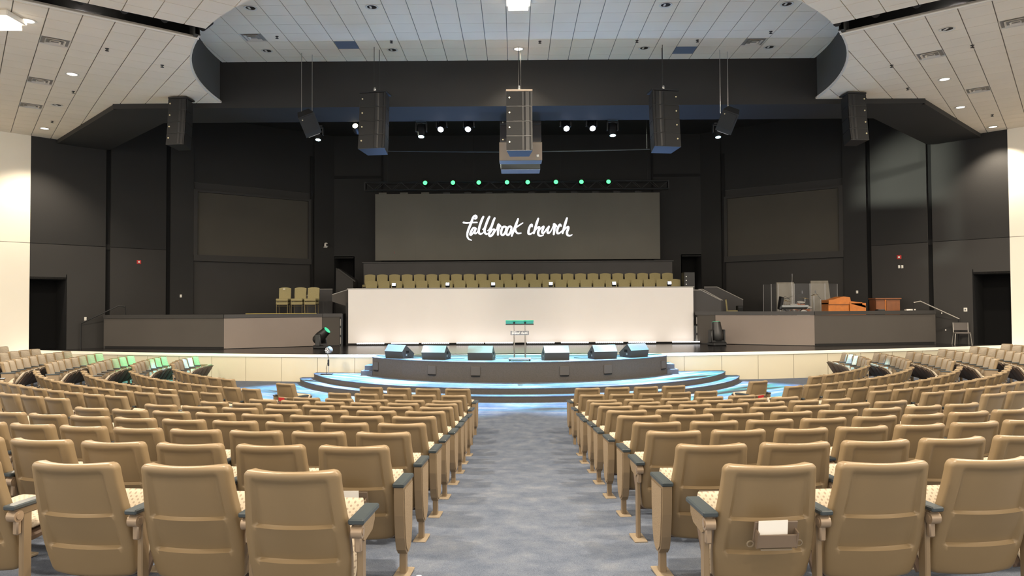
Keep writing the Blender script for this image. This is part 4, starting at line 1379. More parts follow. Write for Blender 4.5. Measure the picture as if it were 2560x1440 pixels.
def drum(name, label, loc, r_, h, rot, body='drum_red', cat='drum'):
    t = thing(name, label, cat, loc, rot=rot)
    MB().lathe([(r_, 0), (r_, h)], 20).build('shell', body, t, smooth=40)
    MB().lathe([(.0001, h), (r_ * .97, h), (r_ * .97, h + .006), (.0001, h + .006)], 20).build('drum_head', 'drum_skin', t)
    for z in (0, h - .03):
        MB().lathe([(r_ + .004, z), (r_ + .018, z), (r_ + .018, z + .03), (r_ + .004, z + .03)], 20).build('hoop', 'chrome', t, smooth=40)
    m = MB()
    for q in range(6):
        a = q * PI / 3
        m.cyl(((r_ + .012) * math.cos(a), (r_ + .012) * math.sin(a), .02), ((r_ + .012) * math.cos(a), (r_ + .012) * math.sin(a), h - .02), .006, n=5)
    m.build('lugs', 'chrome', t)
    return t
def tripod(t, h, r_=.011, spread=.28):
    MB().cyl((0, 0, .12), (0, 0, h), r_, n=8).build('stand_pole', 'chrome', t)
    for q in range(3):
        a = q * 2 * PI / 3 + .4
        MB().cyl((0, 0, .28), (spread * math.cos(a), spread * math.sin(a), .01), .009, n=6).build('leg', 'chrome', t)
d0 = drum('bass_drum', 'copper coloured bass drum behind the shield', (xpx(1998, 29.2), 29.3, ZR + .30), .29, .42, (R(90), 0, 0))
for k in (-1, 1):
    MB().cyl((k * .2, -.1, -.2) if False else (k * .22, -.22, .05), (k * .32, -.30, .0), .01, n=6).build('spur', 'chrome', d0)
for k, (px, y, z, r_, ds) in enumerate(((1982, 29.1, .60, .15, 'left of the bass drum'), (2000, 29.15, .70, .16, 'over the bass drum'), (2014, 29.2, .50, .19, 'right of the bass drum'))):
    t = drum('tom_drum', 'copper shell tom drum with white head, ' + ds, (xpx(px, y), y, ZR + z), r_, .2, (R(14), 0, 0))
    MB().cyl((0, 0, -z + .28 if k == 1 else -z), (0, 0, .0), .012, n=6).build('stand_pole', 'chrome', t)
t = drum('snare_drum', 'chrome snare drum behind the left shield pane', (xpx(1968, 29.0), 29.0, ZR + .55), .18, .14, (R(4), 0, 0), 'chrome')
MB().cyl((0, 0, -.55), (0, 0, 0), .012, n=6).build('stand_pole', 'chrome', t)
for k, (px, y, h, r_, tl, ds) in enumerate(((2011, 29.3, 1.05, .22, 10, 'over the tom drums'), (2033, 29.2, 1.18, .21, -8, 'behind the right shield pane'), (1963, 29.4, .95, .2, 6, 'left of the tom drums'))):
    t = thing('cymbal', 'brass cymbal on a chrome stand ' + ds, 'cymbal', (xpx(px, y), y, ZR), group='cymbals')
    tripod(t, h)
    MB().lathe([(.0001, .035), (.03, .03), (.05, .008), (r_, -.012), (r_, -.016), (.0001, -.004)], 24, Matrix.Translation((0, 0, h)) @ Matrix.Rotation(R(tl), 4, 'Y')).build('disc', 'brass', t, smooth=40)
for k, (px, y, h, dx, ds) in enumerate(((1958, 28.9, 1.0, .75, 'slanting over the drums'), (2050, 28.75, 1.0, -.2, 'by the right shield pane'), (1979, 29.7, 1.72, .02, 'rising above the shield'))):
    t = thing('microphone_stand', 'thin microphone stand ' + ds, 'microphone stand', (xpx(px, y), y, ZR), group='drum microphones')
    tripod(t, h, .009, .22)
    MB().cyl((0, 0, h), (dx, .02, h + .28), .007, n=6).build('boom', 'chrome', t)
    MB().lathe([(.0001, -.05), (.018, -.05), (.022, .02), (.026, .05), (.0001, .08)], 10, Matrix.Translation((dx, .02, h + .28))).build('microphone', 'grey_plastic', t, smooth=40)
t = thing('keyboard', 'grey electronic keyboard on a black stand before the drum shield', 'keyboard', (xpx(1981, 27.6), 27.5, ZR), R(-4))
MB().box((0, 0, .70), (1.0, .32, .09), rot=(R(-14), 0, 0), bev=.02).build('body', 'keyboard_grey', t)
MB().box((0, -.06, .755), (.86, .12, .012), rot=(R(-14), 0, 0)).build('keys', 'paper', t)
for k in (-1, 1):
    MB().cyl((k * .38, -.12, 0), (-k * .38, .12, .66), .016, n=6).build('leg', 'black_plastic', t)
t = thing('music_stand', 'black equipment stand left of the keyboard', 'stand', (xpx(1950, 27.8), 27.8, ZR))
MB().box((0, 0, .85), (.10, .3, .5), rot=(R(8), R(6), 0), bev=.02).build('desk', 'black_plastic', t)
tripod(t, .7)
for k in range(2):
    MB().tube([(.02, .0, .9 + .1 * k), (.18, -.02, 1.05 + .06 * k), (.36, 0, 1.0)], .008, 5).build('cable', 'cable', t)

def organ():
    x0, x1 = xpx(2067, 27.4), xpx(2160, 27.4)
    W_ = x1 - x0
    t = thing('organ', 'glossy orange wooden organ console on the right platform', 'organ', ((x0 + x1) / 2, 27.3, ZR))
    MB().box((-W_ * .22, .35, .43), (W_ * .56, .62, .86), bev=.01).build('cabinet', 'organ_wood', t)
    MB().prism([(-W_ * .5, .80), (W_ * .07, .80), (W_ * .09, .90), (W_ * .07, 1.06), (-W_ * .1, 1.09), (-W_ * .22, 1.05), (-W_ * .36, .98), (-W_ * .5, .955)], .0, .66, MXZ).build('lid', 'organ_wood', t)
    MB().box((W_ * .285, .30, .42), (W_ * .43, .56, .84), bev=.008).build('side_cabinet', 'organ_wood', t)
    MB().prism([(W_ * .06, .83), (W_ * .50, .66), (W_ * .50, .74), (W_ * .40, .78), (W_ * .40, .86), (W_ * .06, .92)], .02, .56, MXZ).build('side_top', 'organ_wood', t)
    MB().box((W_ * .075, .0, .45), (.05, .04, .88)).build('corner_post', 'organ_wood', t)
    MB().box((-W_ * .22, .02, .79), (W_ * .56, .03, .015)).build('shadow_gap', 'console_wood', t)
organ()
x0, x1 = xpx(2181, 27.7), xpx(2246, 27.7)
t = thing('wooden_cabinet', 'brown wooden cabinet with panelled front right of the organ', 'cabinet', ((x0 + x1) / 2, 27.6, ZR))
W_ = x1 - x0
MB().box((0, .25, .48), (W_ * .92, .5, .96)).build('body', 'console_wood', t)
MB().box((0, .23, 1.0), (W_, .58, .05), bev=.01).build('top', 'console_wood', t)
for k, (c, w_) in enumerate(((-.29, .34), (.19, .50))):
    MB().box((W_ * c, -.012, .52), (W_ * w_, .02, .78), bev=.006).build('front_panel', 'organ_wood' if False else 'console_wood', t)
MB().box((-W_ * .10, -.012, .5), (.035, .03, .94)).build('stile', 'organ_wood', t)
t = thing('paper_stack', 'loose white papers on the right platform ledge', 'papers', (xpx(2269, 27.2), 27.1, ZP))
for k in range(4):
    MB().box((-.12 + k * .08, .02 * k, .02 + .012 * (k % 2)), (.12, .16, .05), rot=(0, 0, .2 * k)).build('sheet', 'paper', t)
tag(MB().box((xpx(2196, 27.4), 27.35, ZR + .30), (.3, .24, .6), bev=.03).build('floor_box', 'black_plastic'), 'low black equipment box between organ and wooden cabinet', 'box')

# tan chair and small amplifier by the stair walls
stack_chair((8.62, 29.6, ZR + .1), R(75), 'tan chair turned sideways beside the right stair wall', 'chair on the right platform')
t = thing('amplifier', 'small black amplifier box beside the tan chair at the right stair', 'amplifier', (9.02, 29.4, ZR))
MB().box((0, 0, .38), (.22, .3, .76), bev=.02).build('body', 'speaker_black', t)
MB().box((0, -.155, .42), (.16, .012, .5)).build('grille', 'speaker_grille', t)
t = thing('equipment_rack', 'tall black equipment rack behind the right end of the backdrop', 'rack', (7.18, 30.2, 2.0))
MB().box((0, .2, .85), (.45, .5, 1.75), bev=.01).build('body', 'black_plastic', t)
for k in range(5):
    MB().cyl((-.14, -.06, .9 + .16 * k), (-.14, -.075, .9 + .16 * k), .022, n=8).build('knob', 'steel', t)

# handrails
for s in (-1, 1):
    hr = thing('handrail', 'sloping handrail of the ' + ('left' if s < 0 else 'right') + ' platform steps', 'handrail', (0, 0, 0), group='platform handrails')
    mt = 'rail_light' if s > 0 else 'dark_steel'
    pts = [(s * 14.75, 26.95, 2.40), (s * 15.0, 26.95, 2.44), (s * 16.28, 26.7, 1.78)]
    MB().tube(pts, .022, 8).build('rail', mt, hr, smooth=50)
    MB().cyl((s * 14.75, 26.98, 1.9), (s * 14.75, 26.95, 2.40), .02, n=8).build('post', 'black_plastic', hr)
    MB().cyl((s * 16.26, 26.7, ZS), (s * 16.26, 26.7, 1.78), .02, n=8).build('post', 'black_plastic', hr)

# grey side chair
t = thing('side_chair', 'grey padded chair with pale metal legs beside the right doorway', 'chair', (16.15, 26.35, ZS), R(-22))
MB().box((0, -.02, .43), (.48, .46, .05), bev=.02).build('seat', 'chair_grey', t)
m = MB()
for q in range(9):
    u = -1 + q / 4
    for z in (.52, .80):
        m.v += [(u * .23, .22 + .05 * (1 - u * u), z), (u * .23, .25 + .05 * (1 - u * u), z)]
for q in range(8):
    o = q * 4
    m.f += [(o, o + 4, o + 6, o + 2), (o + 1, o + 3, o + 7, o + 5), (o + 2, o + 6, o + 7, o + 3), (o, o + 1, o + 5, o + 4)]
m.f += [(0, 2, 3, 1), (32, 33, 35, 34)]
m.build('backrest', 'chair_grey', t)
for k in (-1, 1):
    MB().tube([(k * .27, -.24, 0), (k * .235, -.20, .42), (k * .235, .2, .42)], .013, 6).build('leg', 'rail_light', t)
    MB().tube([(k * .27, .30, 0), (k * .235, .20, .42), (k * .235, .25, .80)], .013, 6).build('leg', 'rail_light', t)

# ------------------------------------------------------------------ wall devices
def ray(px, py):
    a, b = px - 1280, py - 720
    c, s = math.cos(ROLL), math.sin(ROLL)
    x, y = (c * a - s * b) / FPX, (s * a + c * b) / FPX
    c, s = math.cos(PITCH), math.sin(PITCH)
    yy, Z = c + s * y, s - c * y
    c, s = math.cos(YAW), math.sin(YAW)
    return Vector((c * x - s * yy, s * x + c * yy, Z))
def on_wall(px, py, p, q):
    r_ = ray(px, py)
    d = Vector((q[0] - p[0], q[1] - p[1]))
    n = Vector((d.y, -d.x)).normalized()
    tt = ((p[0] - CAM.x) * n.x + (p[1] - CAM.y) * n.y) / (r_.x * n.x + r_.y * n.y)
    P = CAM + r_ * tt
    ang = math.atan2(d.y, d.x)
    return P, ang
def device(px, py, s, label, cat, size, m_, seg_=('W1', 'W2'), name='switch_plate', group=None):
    p, q = globals()[seg_[0]], globals()[seg_[1]]
    p, q = (mx_(p, s), mx_(q, s)) if s < 0 else (mx_(q, s), mx_(p, s))
    P, ang = on_wall(px, py, p, q)
    t = thing(name, label, cat, P, ang, group)
    MB().box((0, -.012, 0), (size[0], .024, size[1]), bev=.006).build('plate', m_, t)
    MB().box((0, -.03, 0), (size[0] * .4, .02, size[1] * .45), bev=.004).build('face', 'device_white' if m_ != 'device_white' else 'grey_plastic' if 'thermo' in name else 'paper', t)
device(347, 655, -1, 'red fire alarm on the left black wall', 'fire alarm', (.16, .15), 'red_device', name='fire_alarm', group='fire alarms')
device(2248, 643, 1, 'red fire alarm on the right black wall', 'fire alarm', (.17, .15), 'red_device', name='fire_alarm', group='fire alarms')
device(2248, 667, 1, 'left white switch plate of the pair under the right fire alarm', 'switch', (.08, .12), 'device_white', group='switch plates')
device(2256, 667, 1, 'right white switch plate of the pair under the right fire alarm', 'switch', (.08, .12), 'device_white', group='switch plates')
device(452, 740, -1, 'white switch plate on the left black column', 'switch', (.08, .12), 'device_white', ('W2', 'W3'), group='switch plates')
device(2143, 730, 1, 'white switch plate on the right black column', 'switch', (.08, .12), 'device_white', ('W2', 'W3'), group='switch plates')
device(213, 797, -1, 'white switch plate beside the left doorway', 'switch', (.09, .14), 'device_white', group='switch plates')
device(2355, 783, 1, 'white switch plate above the right handrail', 'switch', (.08, .13), 'device_white', group='switch plates')
device(2365, 825, 1, 'white switch plate low beside the right steps', 'switch', (.09, .13), 'device_white', group='switch plates')
device(2414, 774, 1, 'square pale thermostat beside the right doorway', 'thermostat', (.12, .14), 'device_white', name='thermostat')
P, ang = on_wall(812, 617, W4, W5)
t = thing('wall_camera', 'small white camera on the black wall left of the video wall', 'camera', P, ang)
MB().box((0, -.06, -.02), (.16, .10, .05), bev=.01).build('bracket', 'metal_white', t)
MB().lathe([(.0001, 0), (.09, 0), (.09, .09), (.07, .17), (.0001, .20)], 16, Matrix.Translation((0, -.12, 0))).build('dome', 'metal_white', t, smooth=40)
MB().cyl((0, -.19, .08), (0, -.23, .07), .05, n=12).build('lens', 'black_plastic', t)

# ------------------------------------------------------------------ auditorium seats
SM = {}
def sstep(a, b, x):
    t = max(0.0, min(1.0, (x - a) / (b - a)))
    return t * t * (3 - 2 * t)
def seat_meshes():
    H = .65
    ztop = .86
    def hw(v):
        d = v * H
        base = .231 + .024 * sstep(.05, .62, v) - .012 * sstep(.7, 1.0, v)
        rc = .036
        if d < rc:
            base = base - rc + math.sqrt(max(0, rc * rc - (rc - d) ** 2))
        e = (1 - v) * H
        rc = .048
        if e < rc:
            base = base - rc + math.sqrt(max(0, rc * rc - (rc - e) ** 2))
        return max(base, .10)
    def base_y(u, v):
        y = .215 * v ** 1.12                       # recline: foot of the back lies forward
        y += .075 * u * u * (1 - .45 * v)          # wraps round the sitter
        return y
    def inset(u, v):
        """depth of the moulded panel pressed into the shell"""
        pu = 1 - sstep(.72, .83, abs(u))
        d = .018 * sstep(.03, .07, v)
        l1, l2 = .43, .715
        if v < l1:
            d = .020 * sstep(.045, .10, v) + .008 * v / l1
        elif v < l2:
            t = (v - l1) / (l2 - l1)
            d = .004 + .024 * t
            d = d if v > l1 + .022 else .028 + (.004 - .028) * (v - l1) / .022
        else:
            d = .028 * (1 - (v - l2) / .024) if v < l2 + .024 else 0.0
        return d * pu
    vs_ = [0, .006, .014, .026, .042, .06, .08, .1, .14, .2, .28, .36, .41, .429, .436, .444, .452, .49, .54, .6, .66, .70, .714, .721, .729, .739, .78, .84, .9, .94, .965, .985, 1.0]
    us = [-1, -.985, -.95, -.9, -.85, -.81, -.77, -.73, -.69, -.55, -.35, -.12, .12, .35, .55, .69, .73, .77, .81, .85, .9, .95, .985, 1]
    m = MB()
    nu, nv = len(us), len(vs_)
    for v in vs_:
        w_ = hw(v)
        for u in us:
            x = u * w_
            edge_d = min((1 - abs(u)) * w_, v * H + .004, (1 - v) * H + .004)
            rr = .030 if v < .2 and v * H < (1 - abs(u)) * w_ else .018
            rnd = 0.0
            if edge_d < rr:
                q = rr - edge_d
                rnd = rr - math.sqrt(max(0, rr * rr - q * q))
            y = base_y(u, v) + inset(u, v) + rnd
            z = ztop - v * H
            m.v.append((x, y, z))
    for v in vs_:
        w_ = hw(v) - .004
        for u in us:
            m.v.append((u * w_, base_y(u, v) + .062, ztop - .004 - v * (H - .008)))
    for j in range(nv - 1):
        for i in range(nu - 1):
            a = j * nu + i
            m.f.append((a, a + nu, a + nu + 1, a + 1))
            b = nu * nv + a
            m.f.append((b, b + 1, b + nu + 1, b + nu))
    o = nu * nv
    for i in range(nu - 1):
        m.f.append((i, i + 1, o + i + 1, o + i))
        a = (nv - 1) * nu + i
        m.f.append((a, o + a, o + a + 1, a + 1))
    for j in range(nv - 1):
        a = j * nu
        m.f.append((a, o + a, o + a + nu, a + nu))
        a = j * nu + nu - 1
        m.f.append((a, a + nu, o + a + nu, o + a))
    SM['backrest'] = m.mesh('backrest', 50)
    SM['backrest'].materials.append(MATS['tan_plastic'])
    # padded front
    m = MB()
    vs2 = [.0, .03, .1, .3, .5, .7, .85, .95, 1.0]
    us2 = [-1, -.9, -.6, -.2, .2, .6, .9, 1]
    nu = len(us2)
    H2 = .46
    for j, v in enumerate(vs2):
        w_ = hw(min(1, (v * H2 + .012) / H)) - .008
        for u in us2:
            vv = (v * H2 + .012) / H
            puff = .045 * (1 - abs(u) ** 4) * (1 - abs(2 * v - 1) ** 6)
            m.v.append((u * w_, base_y(u, vv) + .063 + puff, ztop - .012 - v * H2))
    for j in range(len(vs2) - 1):
        for i in range(nu - 1):
            a = j * nu + i
            m.f.append((a, a + 1, a + nu + 1, a + nu))
    SM['back_cushion'] = m.mesh('back_cushion', 60)
    SM['back_cushion'].materials.append(MATS['dotted_fabric'])
    # seat, drawn lying flat: hinge at origin, front towards +Y
    def pad(zt, zb, w_, l0, l1, rnd, top):
        m = MB()
        ys = [0, .02, .08, .2, .32, .4, .43, .445]
        xs = [-1, -.93, -.75, -.3, .3, .75, .93, 1]
        n = len(xs)
        for top_ in (1, 0):
            for y in ys:
                for x in xs:
                    yy = l0 + (l1 - l0) * y / .445
                    ww = w_ * (1 - .10 * (y / .445) ** 6)
                    e = max(abs(x) ** 8, (y / .445) ** 10, (1 - y / .445) ** 30)
                    z = zt - rnd * e if top_ else zb + rnd * e
                    if not top_ and not top:
                        z += .035 * (y / .445) ** 2
                    m.v.append((x * ww, yy, z))
        N_ = len(ys) * n
        for j in range(len(ys) - 1):
            for i in range(n - 1):
                a = j * n + i
                m.f.append((a, a + 1, a + n + 1, a + n))
                m.f.append((N_ + a, N_ + a + n, N_ + a + n + 1, N_ + a + 1))
        for i in range(n - 1):
            m.f.append((i, N_ + i, N_ + i + 1, i + 1))
            a = (len(ys) - 1) * n + i
            m.f.append((a, a + 1, N_ + a + 1, N_ + a))
        for j in range(len(ys) - 1):
            a = j * n
            m.f.append((a, a + n, N_ + a + n, N_ + a))
            a = j * n + n - 1
            m.f.append((a, N_ + a, N_ + a + n, a + n))
        return m
    SM['seat'] = pad(.0, -.065, .245, 0, .455, .022, False).mesh('seat', 60)
    SM['seat'].materials.append(MATS['seat_under'])
    SM['seat_cushion'] = pad(.075, -.003, .243, .01, .46, .03, True).mesh('seat_cushion', 60)
    SM['seat_cushion'].materials.append(MATS['dotted_fabric'])
    # arm rest, centred on the line between two seats
    m = MB().box((0, .25, .598), (.066, .29, .026), bev=.009)
    SM['armrest'] = m.mesh('armrest')
    SM['armrest'].materials.append(MATS['arm_slate'])
    # standard between seats
    m = MB()
    m.box((0, .22, .28), (.030, .062, .60), bev=.006)
    m.box((0, .25, .565), (.034, .22, .045), bev=.006)
    SM['leg'] = m.mesh('leg')
    SM['leg'].materials.append(MATS['tan_metal'])
    m = MB().cyl((-.026, .150, .545), (.026, .150, .545), .032, n=16).cyl((-.030, .150, .545), (.030, .150, .545), .018, n=12)
    m.box((0, .165, .49), (.034, .03, .10), bev=.008)
    SM['hinge'] = m.mesh('hinge', 40)
    SM['hinge'].materials.append(MATS['hinge_cap'])
    m = MB().box((0, .22, -.008), (.11, .21, .018), bev=.004)
    SM['foot_plate'] = m.mesh('foot_plate')
    SM['foot_plate'].materials.append(MATS['foot_plate'])
    # tapered aisle panel
    poly = [(.105, .585), (.395, .585), (.39, .40), (.375, .25), (.35, .165), (.30, .125), (.225, .125), (.175, .165), (.145, .25), (.118, .40)]
    MYZx = Matrix(((0, 0, 1, 0), (1, 0, 0, 0), (0, 1, 0, 0), (0, 0, 0, 1)))
    SM['end_panel'] = MB().prism(poly, -.030, .030, MYZx).mesh('end_panel')
    SM['end_panel'].materials.append(MATS['tan_metal'])
    c = (.25, .37)
    ins = [(c[0] + (p[0] - c[0]) * .86, c[1] + (p[1] - c[1]) * .93) for p in poly]
    m = MB()
    m.prism(ins, .028, .036, MYZx)
    m.prism(ins, -.036, -.028, MYZx)
    SM['panel_insert'] = m.mesh('panel_insert')
    SM['panel_insert'].materials.append(MATS['tan_insert'])
    SM['end_post'] = MB().box((0, .25, .07), (.045, .05, .17), bev=.004).mesh('leg')
    SM['end_post'].materials.append(MATS['tan_metal'])
    SM['end_foot'] = MB().box((0, .25, -.012), (.11, .20, .016), bev=.004).mesh('foot_plate')
    SM['end_foot'].materials.append(MATS['foot_plate'])
    SM['end_arm'] = MB().box((0, .25, .60), (.078, .31, .030), bev=.010).mesh('armrest')
    SM['end_arm'].materials.append(MATS['arm_slate'])
    # short swing-up arm box
    SM['arm_box'] = MB().prism([(.17, .585), (.39, .585), (.385, .54), (.34, .50), (.20, .485), (.17, .50)], -.022, .022, MYZx).mesh('arm_box')
    SM['arm_box'].materials.append(MATS['tan_insert'])
seat_meshes()

RAD = [10.13, 11.07, 12.04, 12.96, 13.87, 14.78, 15.69, 16.62, 17.54, 18.52, 19.5]
SPA = {-1: .628, 1: .606}
SPC = [.565, .524, .597, .565, .541, .591, .564, .541, .525, .562, .594]
XL = [1.18, 1.17, 1.19, 1.18, 1.15, 1.18, 1.18, 1.16, 1.16, 1.17, 1.21]
XR = [1.20, 1.18, 1.23, 1.18, 1.18, 1.19, 1.18, 1.18, 1.13, 1.16, 1.19]
TH1, TH2, TH3 = R(22.0), R(62.5), R(84.5)
DOWN = {('left centre', 10, 3), ('left centre', 9, 5), ('right centre', 10, 5)}
SEATS = []
for s in (-1, 1):
    side = 'left' if s < 0 else 'right'
    for k in range(11):
        r_, sp = RAD[k], (SPC[k] if k < 10 else SPA[s])
        x0 = (XL if s < 0 else XR)[k]
        a0 = math.asin(x0 / r_)
        da = sp / r_
        n1 = int((TH1 - .99 / r_ - a0) / da + .25) + 1
        blocks = [(side + ' centre', [a0 + i * da for i in range(n1)])]
        b0 = TH1 + .99 / r_
        n2 = int((TH2 - .99 / r_ - b0) / da + .1) + 1
        sb = [b0 + i * da for i in range(n2)]
        if k == 0:
            sb = [R(27.6)] + [R(38.0) + i * da for i in range(7)]
        blocks.append((side + ' side', sb))
        c0 = TH2 + .99 / r_
        n3 = int((TH3 - c0) / da) + 1
        blocks.append((side + ' wing', [TH3 - i * da for i in range(n3)][::-1]))
        for bn, th_ in blocks:
            for i, a in enumerate(th_):
                rr = r_
                if s < 0 and k == 10 and i > 2 and 'centre' in bn:
                    a += .085 / r_
                if s < 0 and k == 10 and i == 0 and 'centre' in bn:
                    rr += .15
                P = Vector((s * rr * math.sin(a), CY - rr * math.cos(a), SLOPE * max(0, rr - RB)))
                pj = proj(P + Vector((0, 0, .75)))
                ends = []
                if i == 0 or (k == 0 and 'side' in bn and i == 1):
                    ends.append('in')
                if i == len(th_) - 1 or (k == 0 and 'side' in bn and i == 0):
                    ends.append('out')
                if 'wing' in bn and abs(P.x) > 19.3:
                    continue
                vis = -420 < pj[0] < 2980 and pj[1] < 1560 and pj[2] > 1.5
                inf = -125 < pj[0] < 2685 and pj[1] < 1500
                if vis:
                    SEATS.append(dict(s=s, k=k, i=i, bn=bn, P=P, a=s * a, sc=sp / .56, ends=ends, inf=inf, d=pj[2], n=len(th_), px=pj[0]))
SEATS.sort(key=lambda q: q['d'])
INF = [q for q in SEATS if q['inf']]
SINGLE = INF[:300] + [q for q in SEATS if not q['inf'] and q['d'] < 8]
print('seats in view', len(INF), len(SINGLE), len(SEATS))
ROWN = ['front row'] + [ORD[k] + ' row' for k in range(1, 11)]
def half_parts(t, q, which):
    """arm rest and standard on the inner or outer side"""
    sg = (-q['s'] if which == 'in' else q['s']) if True else 1
    # inner side looks towards the centre aisle
    kx = q['sc'] / min(q['sc'], 1.04)
    xloc = .28 * sg * kx
    end = which in q['ends']
    short = end and (q['bn'].endswith('centre') and which == 'in' and ((q['k'] == 10) or (q['k'] == 8 and q['s'] > 0)))
    if end and not short:
        xe = (.28 * kx + .012) * sg
        obj('armrest', SM['end_arm'], t, (xe, 0, 0))
        p_ = obj('end_panel', SM['end_panel'], t, (xe, 0, 0))
        obj('panel_insert', SM['panel_insert'], p_)
        l_ = obj('leg', SM['end_post'], t, (xe, 0, 0))
        obj('foot_plate', SM['end_foot'], l_)
    else:
        obj('armrest', SM['end_arm'] if short else SM['armrest'], t, (xloc, .02 if short else 0, 0))
        l_ = obj('leg', SM['leg'], t, (xloc, 0, 0))
        obj('foot_plate', SM['foot_plate'], l_)
        obj('hinge', SM['hinge'], t, (xloc, 0, 0))
        if short:
            obj('arm_box', SM['arm_box'], t, (xloc + .002 * sg, 0, 0))
for n_, q in enumerate(SINGLE):
    row = ROWN[q['k']]
    blk = q['bn']
    if blk.endswith('centre'):
        lab = 'tan theatre seat %s of the centre aisle, %s from stage, %s from aisle' % (blk.split()[0], row, ORD[q['i']])
    elif blk.endswith('side'):
        lab = 'tan theatre seat in %s side block, %s from stage, %s from inner aisle' % (blk.split()[0], row, ORD[q['i']])
    else:
        lab = 'tan theatre seat in far %s block, %s from stage, %s from its aisle' % (blk.split()[0], row, ORD[q['i']])
    lab = lab.replace('front row from stage', 'front row by stage')
    t = thing('theatre_seat', lab, 'theatre seat', q['P'], q['a'], 'auditorium seats')
    t.scale = (min(q['sc'], 1.04), 1, 1)
    obj('backrest', SM['backrest'], t)
    obj('back_cushion', SM['back_cushion'], t)
    down = (blk, q['k'], q['i']) in DOWN
    st = obj('seat', SM['seat'], t, (0, .325, .40 if down else .205), (R(4 if down else 54), 0, 0))
    obj('seat_cushion', SM['seat_cushion'], st)
    half_parts(t, q, 'in')
    if 'out' in q['ends']:
        half_parts(t, q, 'out')
# the farthest seats, past the three hundred built one by one
rest = INF[300:]
if rest:
    v_, f_, mi = [], [], []
    mats_ = ['tan_plastic', 'dotted_fabric', 'seat_under', 'dotted_fabric', 'arm_slate', 'tan_metal']
    keys = ['backrest', 'back_cushion', 'seat', 'seat_cushion', 'armrest', 'leg']
    data = {k: ([tuple(v.co) for v in SM[k].vertices], [tuple(p.vertices) for p in SM[k].polygons]) for k in keys + ['end_panel']}
    for q in rest:
        Mr = Matrix.Translation(q['P']) @ Matrix.Rotation(q['a'], 4, 'Z') @ Matrix.Diagonal((q['sc'], 1, 1, 1))
        items = []
        for k in keys:
            Ml = Matrix.Identity(4)
            if k in ('seat', 'seat_cushion'):
                Ml = Matrix.Translation((0, .325, .205)) @ Matrix.Rotation(R(54), 4, 'X')
            if k in ('armrest', 'leg'):
                Ml = Matrix.Translation((.28 * -q['s'], 0, 0))
            items.append((k, Ml, keys.index(k)))
        if 'out' in q['ends']:
            items.append(('end_panel', Matrix.Translation((.29 * q['s'], 0, 0)), 5))
        if 'in' in q['ends']:
            items.append(('end_panel', Matrix.Translation((-.29 * q['s'], 0, 0)), 5))
        for k, Ml, ii in items:
            o = len(v_)
            M_ = Mr @ Ml
            v_ += [tuple(M_ @ Vector(p)) for p in data[k][0]]
            f_ += [tuple(x + o for x in p) for p in data[k][1]]
            mi += [ii] * len(data[k][1])
    me = bpy.data.meshes.new('distant_seats')
    me.from_pydata(v_, [], f_)
    for k in mats_:
        me.materials.append(MATS[k])
    me.polygons.foreach_set('material_index', mi)
    me.polygons.foreach_set('use_smooth', [True] * len(f_))
    me.set_sharp_from_angle(angle=R(50))
    tag(obj('distant_seats', me), 'tan theatre seats farthest from the camera beside the stage front', 'theatre seats', kind='stuff')

# things in the seat-back pockets and on the floor
def seat_at(bn, k, i):
    for q in SEATS:
        if q['bn'] == bn and q['k'] == k and q['i'] == i:
            return q
def holder(bn, k, i, label, card, dz=0.0, dx=0.0):
    q = seat_at(bn, k, i)
    M = Matrix.Translation(q['P']) @ Matrix.Rotation(q['a'], 4, 'Z')
    t = thing('book_holder', label, 'book holder', M @ Vector((dx, .070, .50 + dz)), group='seat back book holders')
    t.rotation_euler = (R(18), 0, q['a'])
    MB().box((0, -.012, .02), (.22, .012, .13), bev=.004).build('back_plate', 'holder_grey', t)
    MB().box((0, -.050, -.005), (.20, .008, .07), rot=(R(-6), 0, 0), bev=.003).build('pocket', 'holder_grey', t)
    for e in (-1, 1):
        MB().box((e * .10, -.03, .0), (.008, .05, .09)).build('bracket', 'holder_grey', t)
        MB().lathe([(.014, 0), (.019, 0), (.019, .005), (.014, .005), (.014, 0)], 12, Matrix.Translation((e * .125, -.022, -.035)) @ Matrix.Rotation(PI / 2, 4, 'X'), False).build('cup_ring', 'foot_plate', t)
    MB().box((0, -.04, -.052), (.16, .03, .008)).build('lower_lip', 'foot_plate', t)
    if card:
        c_ = MB().box((-.02, -.030, .045), (.15, .006, .10), rot=(R(-10), 0, R(2))).build('card', card, t)
    return t
holder('right centre', 10, 0, 'book holder with white cards on the nearest right aisle seat', 'paper', .01)
holder('right centre', 9, 0, 'empty book holder on the second nearest right aisle seat', None)
holder('left centre', 9, 0, 'book holder with white card on the second nearest left aisle seat', 'paper')
holder('left centre', 8, 0, 'book holder with red card on the third nearest left aisle seat', 'paper_red')
holder('left side', 0, 0, 'book holder with red booklet on the lone left front row seat', 'paper_red')
holder('right side', 0, 0, 'book holder with red booklet on the lone right front row seat', 'paper_red')

t = thing('water_bottle', 'clear water bottle with white cap on the carpet at the bottom edge', 'bottle', (-.67, 4.15, floor_z(-.67, 4.15)))
MB().lathe([(.0001, 0), (.030, 0), (.032, .02), (.032, .10), (.026, .135), (.013, .155), (.013, .165), (.0001, .165)], 16).build('bottle_body', 'bottle_clear', t, smooth=40)
MB().lathe([(.0001, .158), (.0155, .158), (.0155, .18), (.0001, .181)], 14).build('cap', 'bottle_white', t, smooth=40)

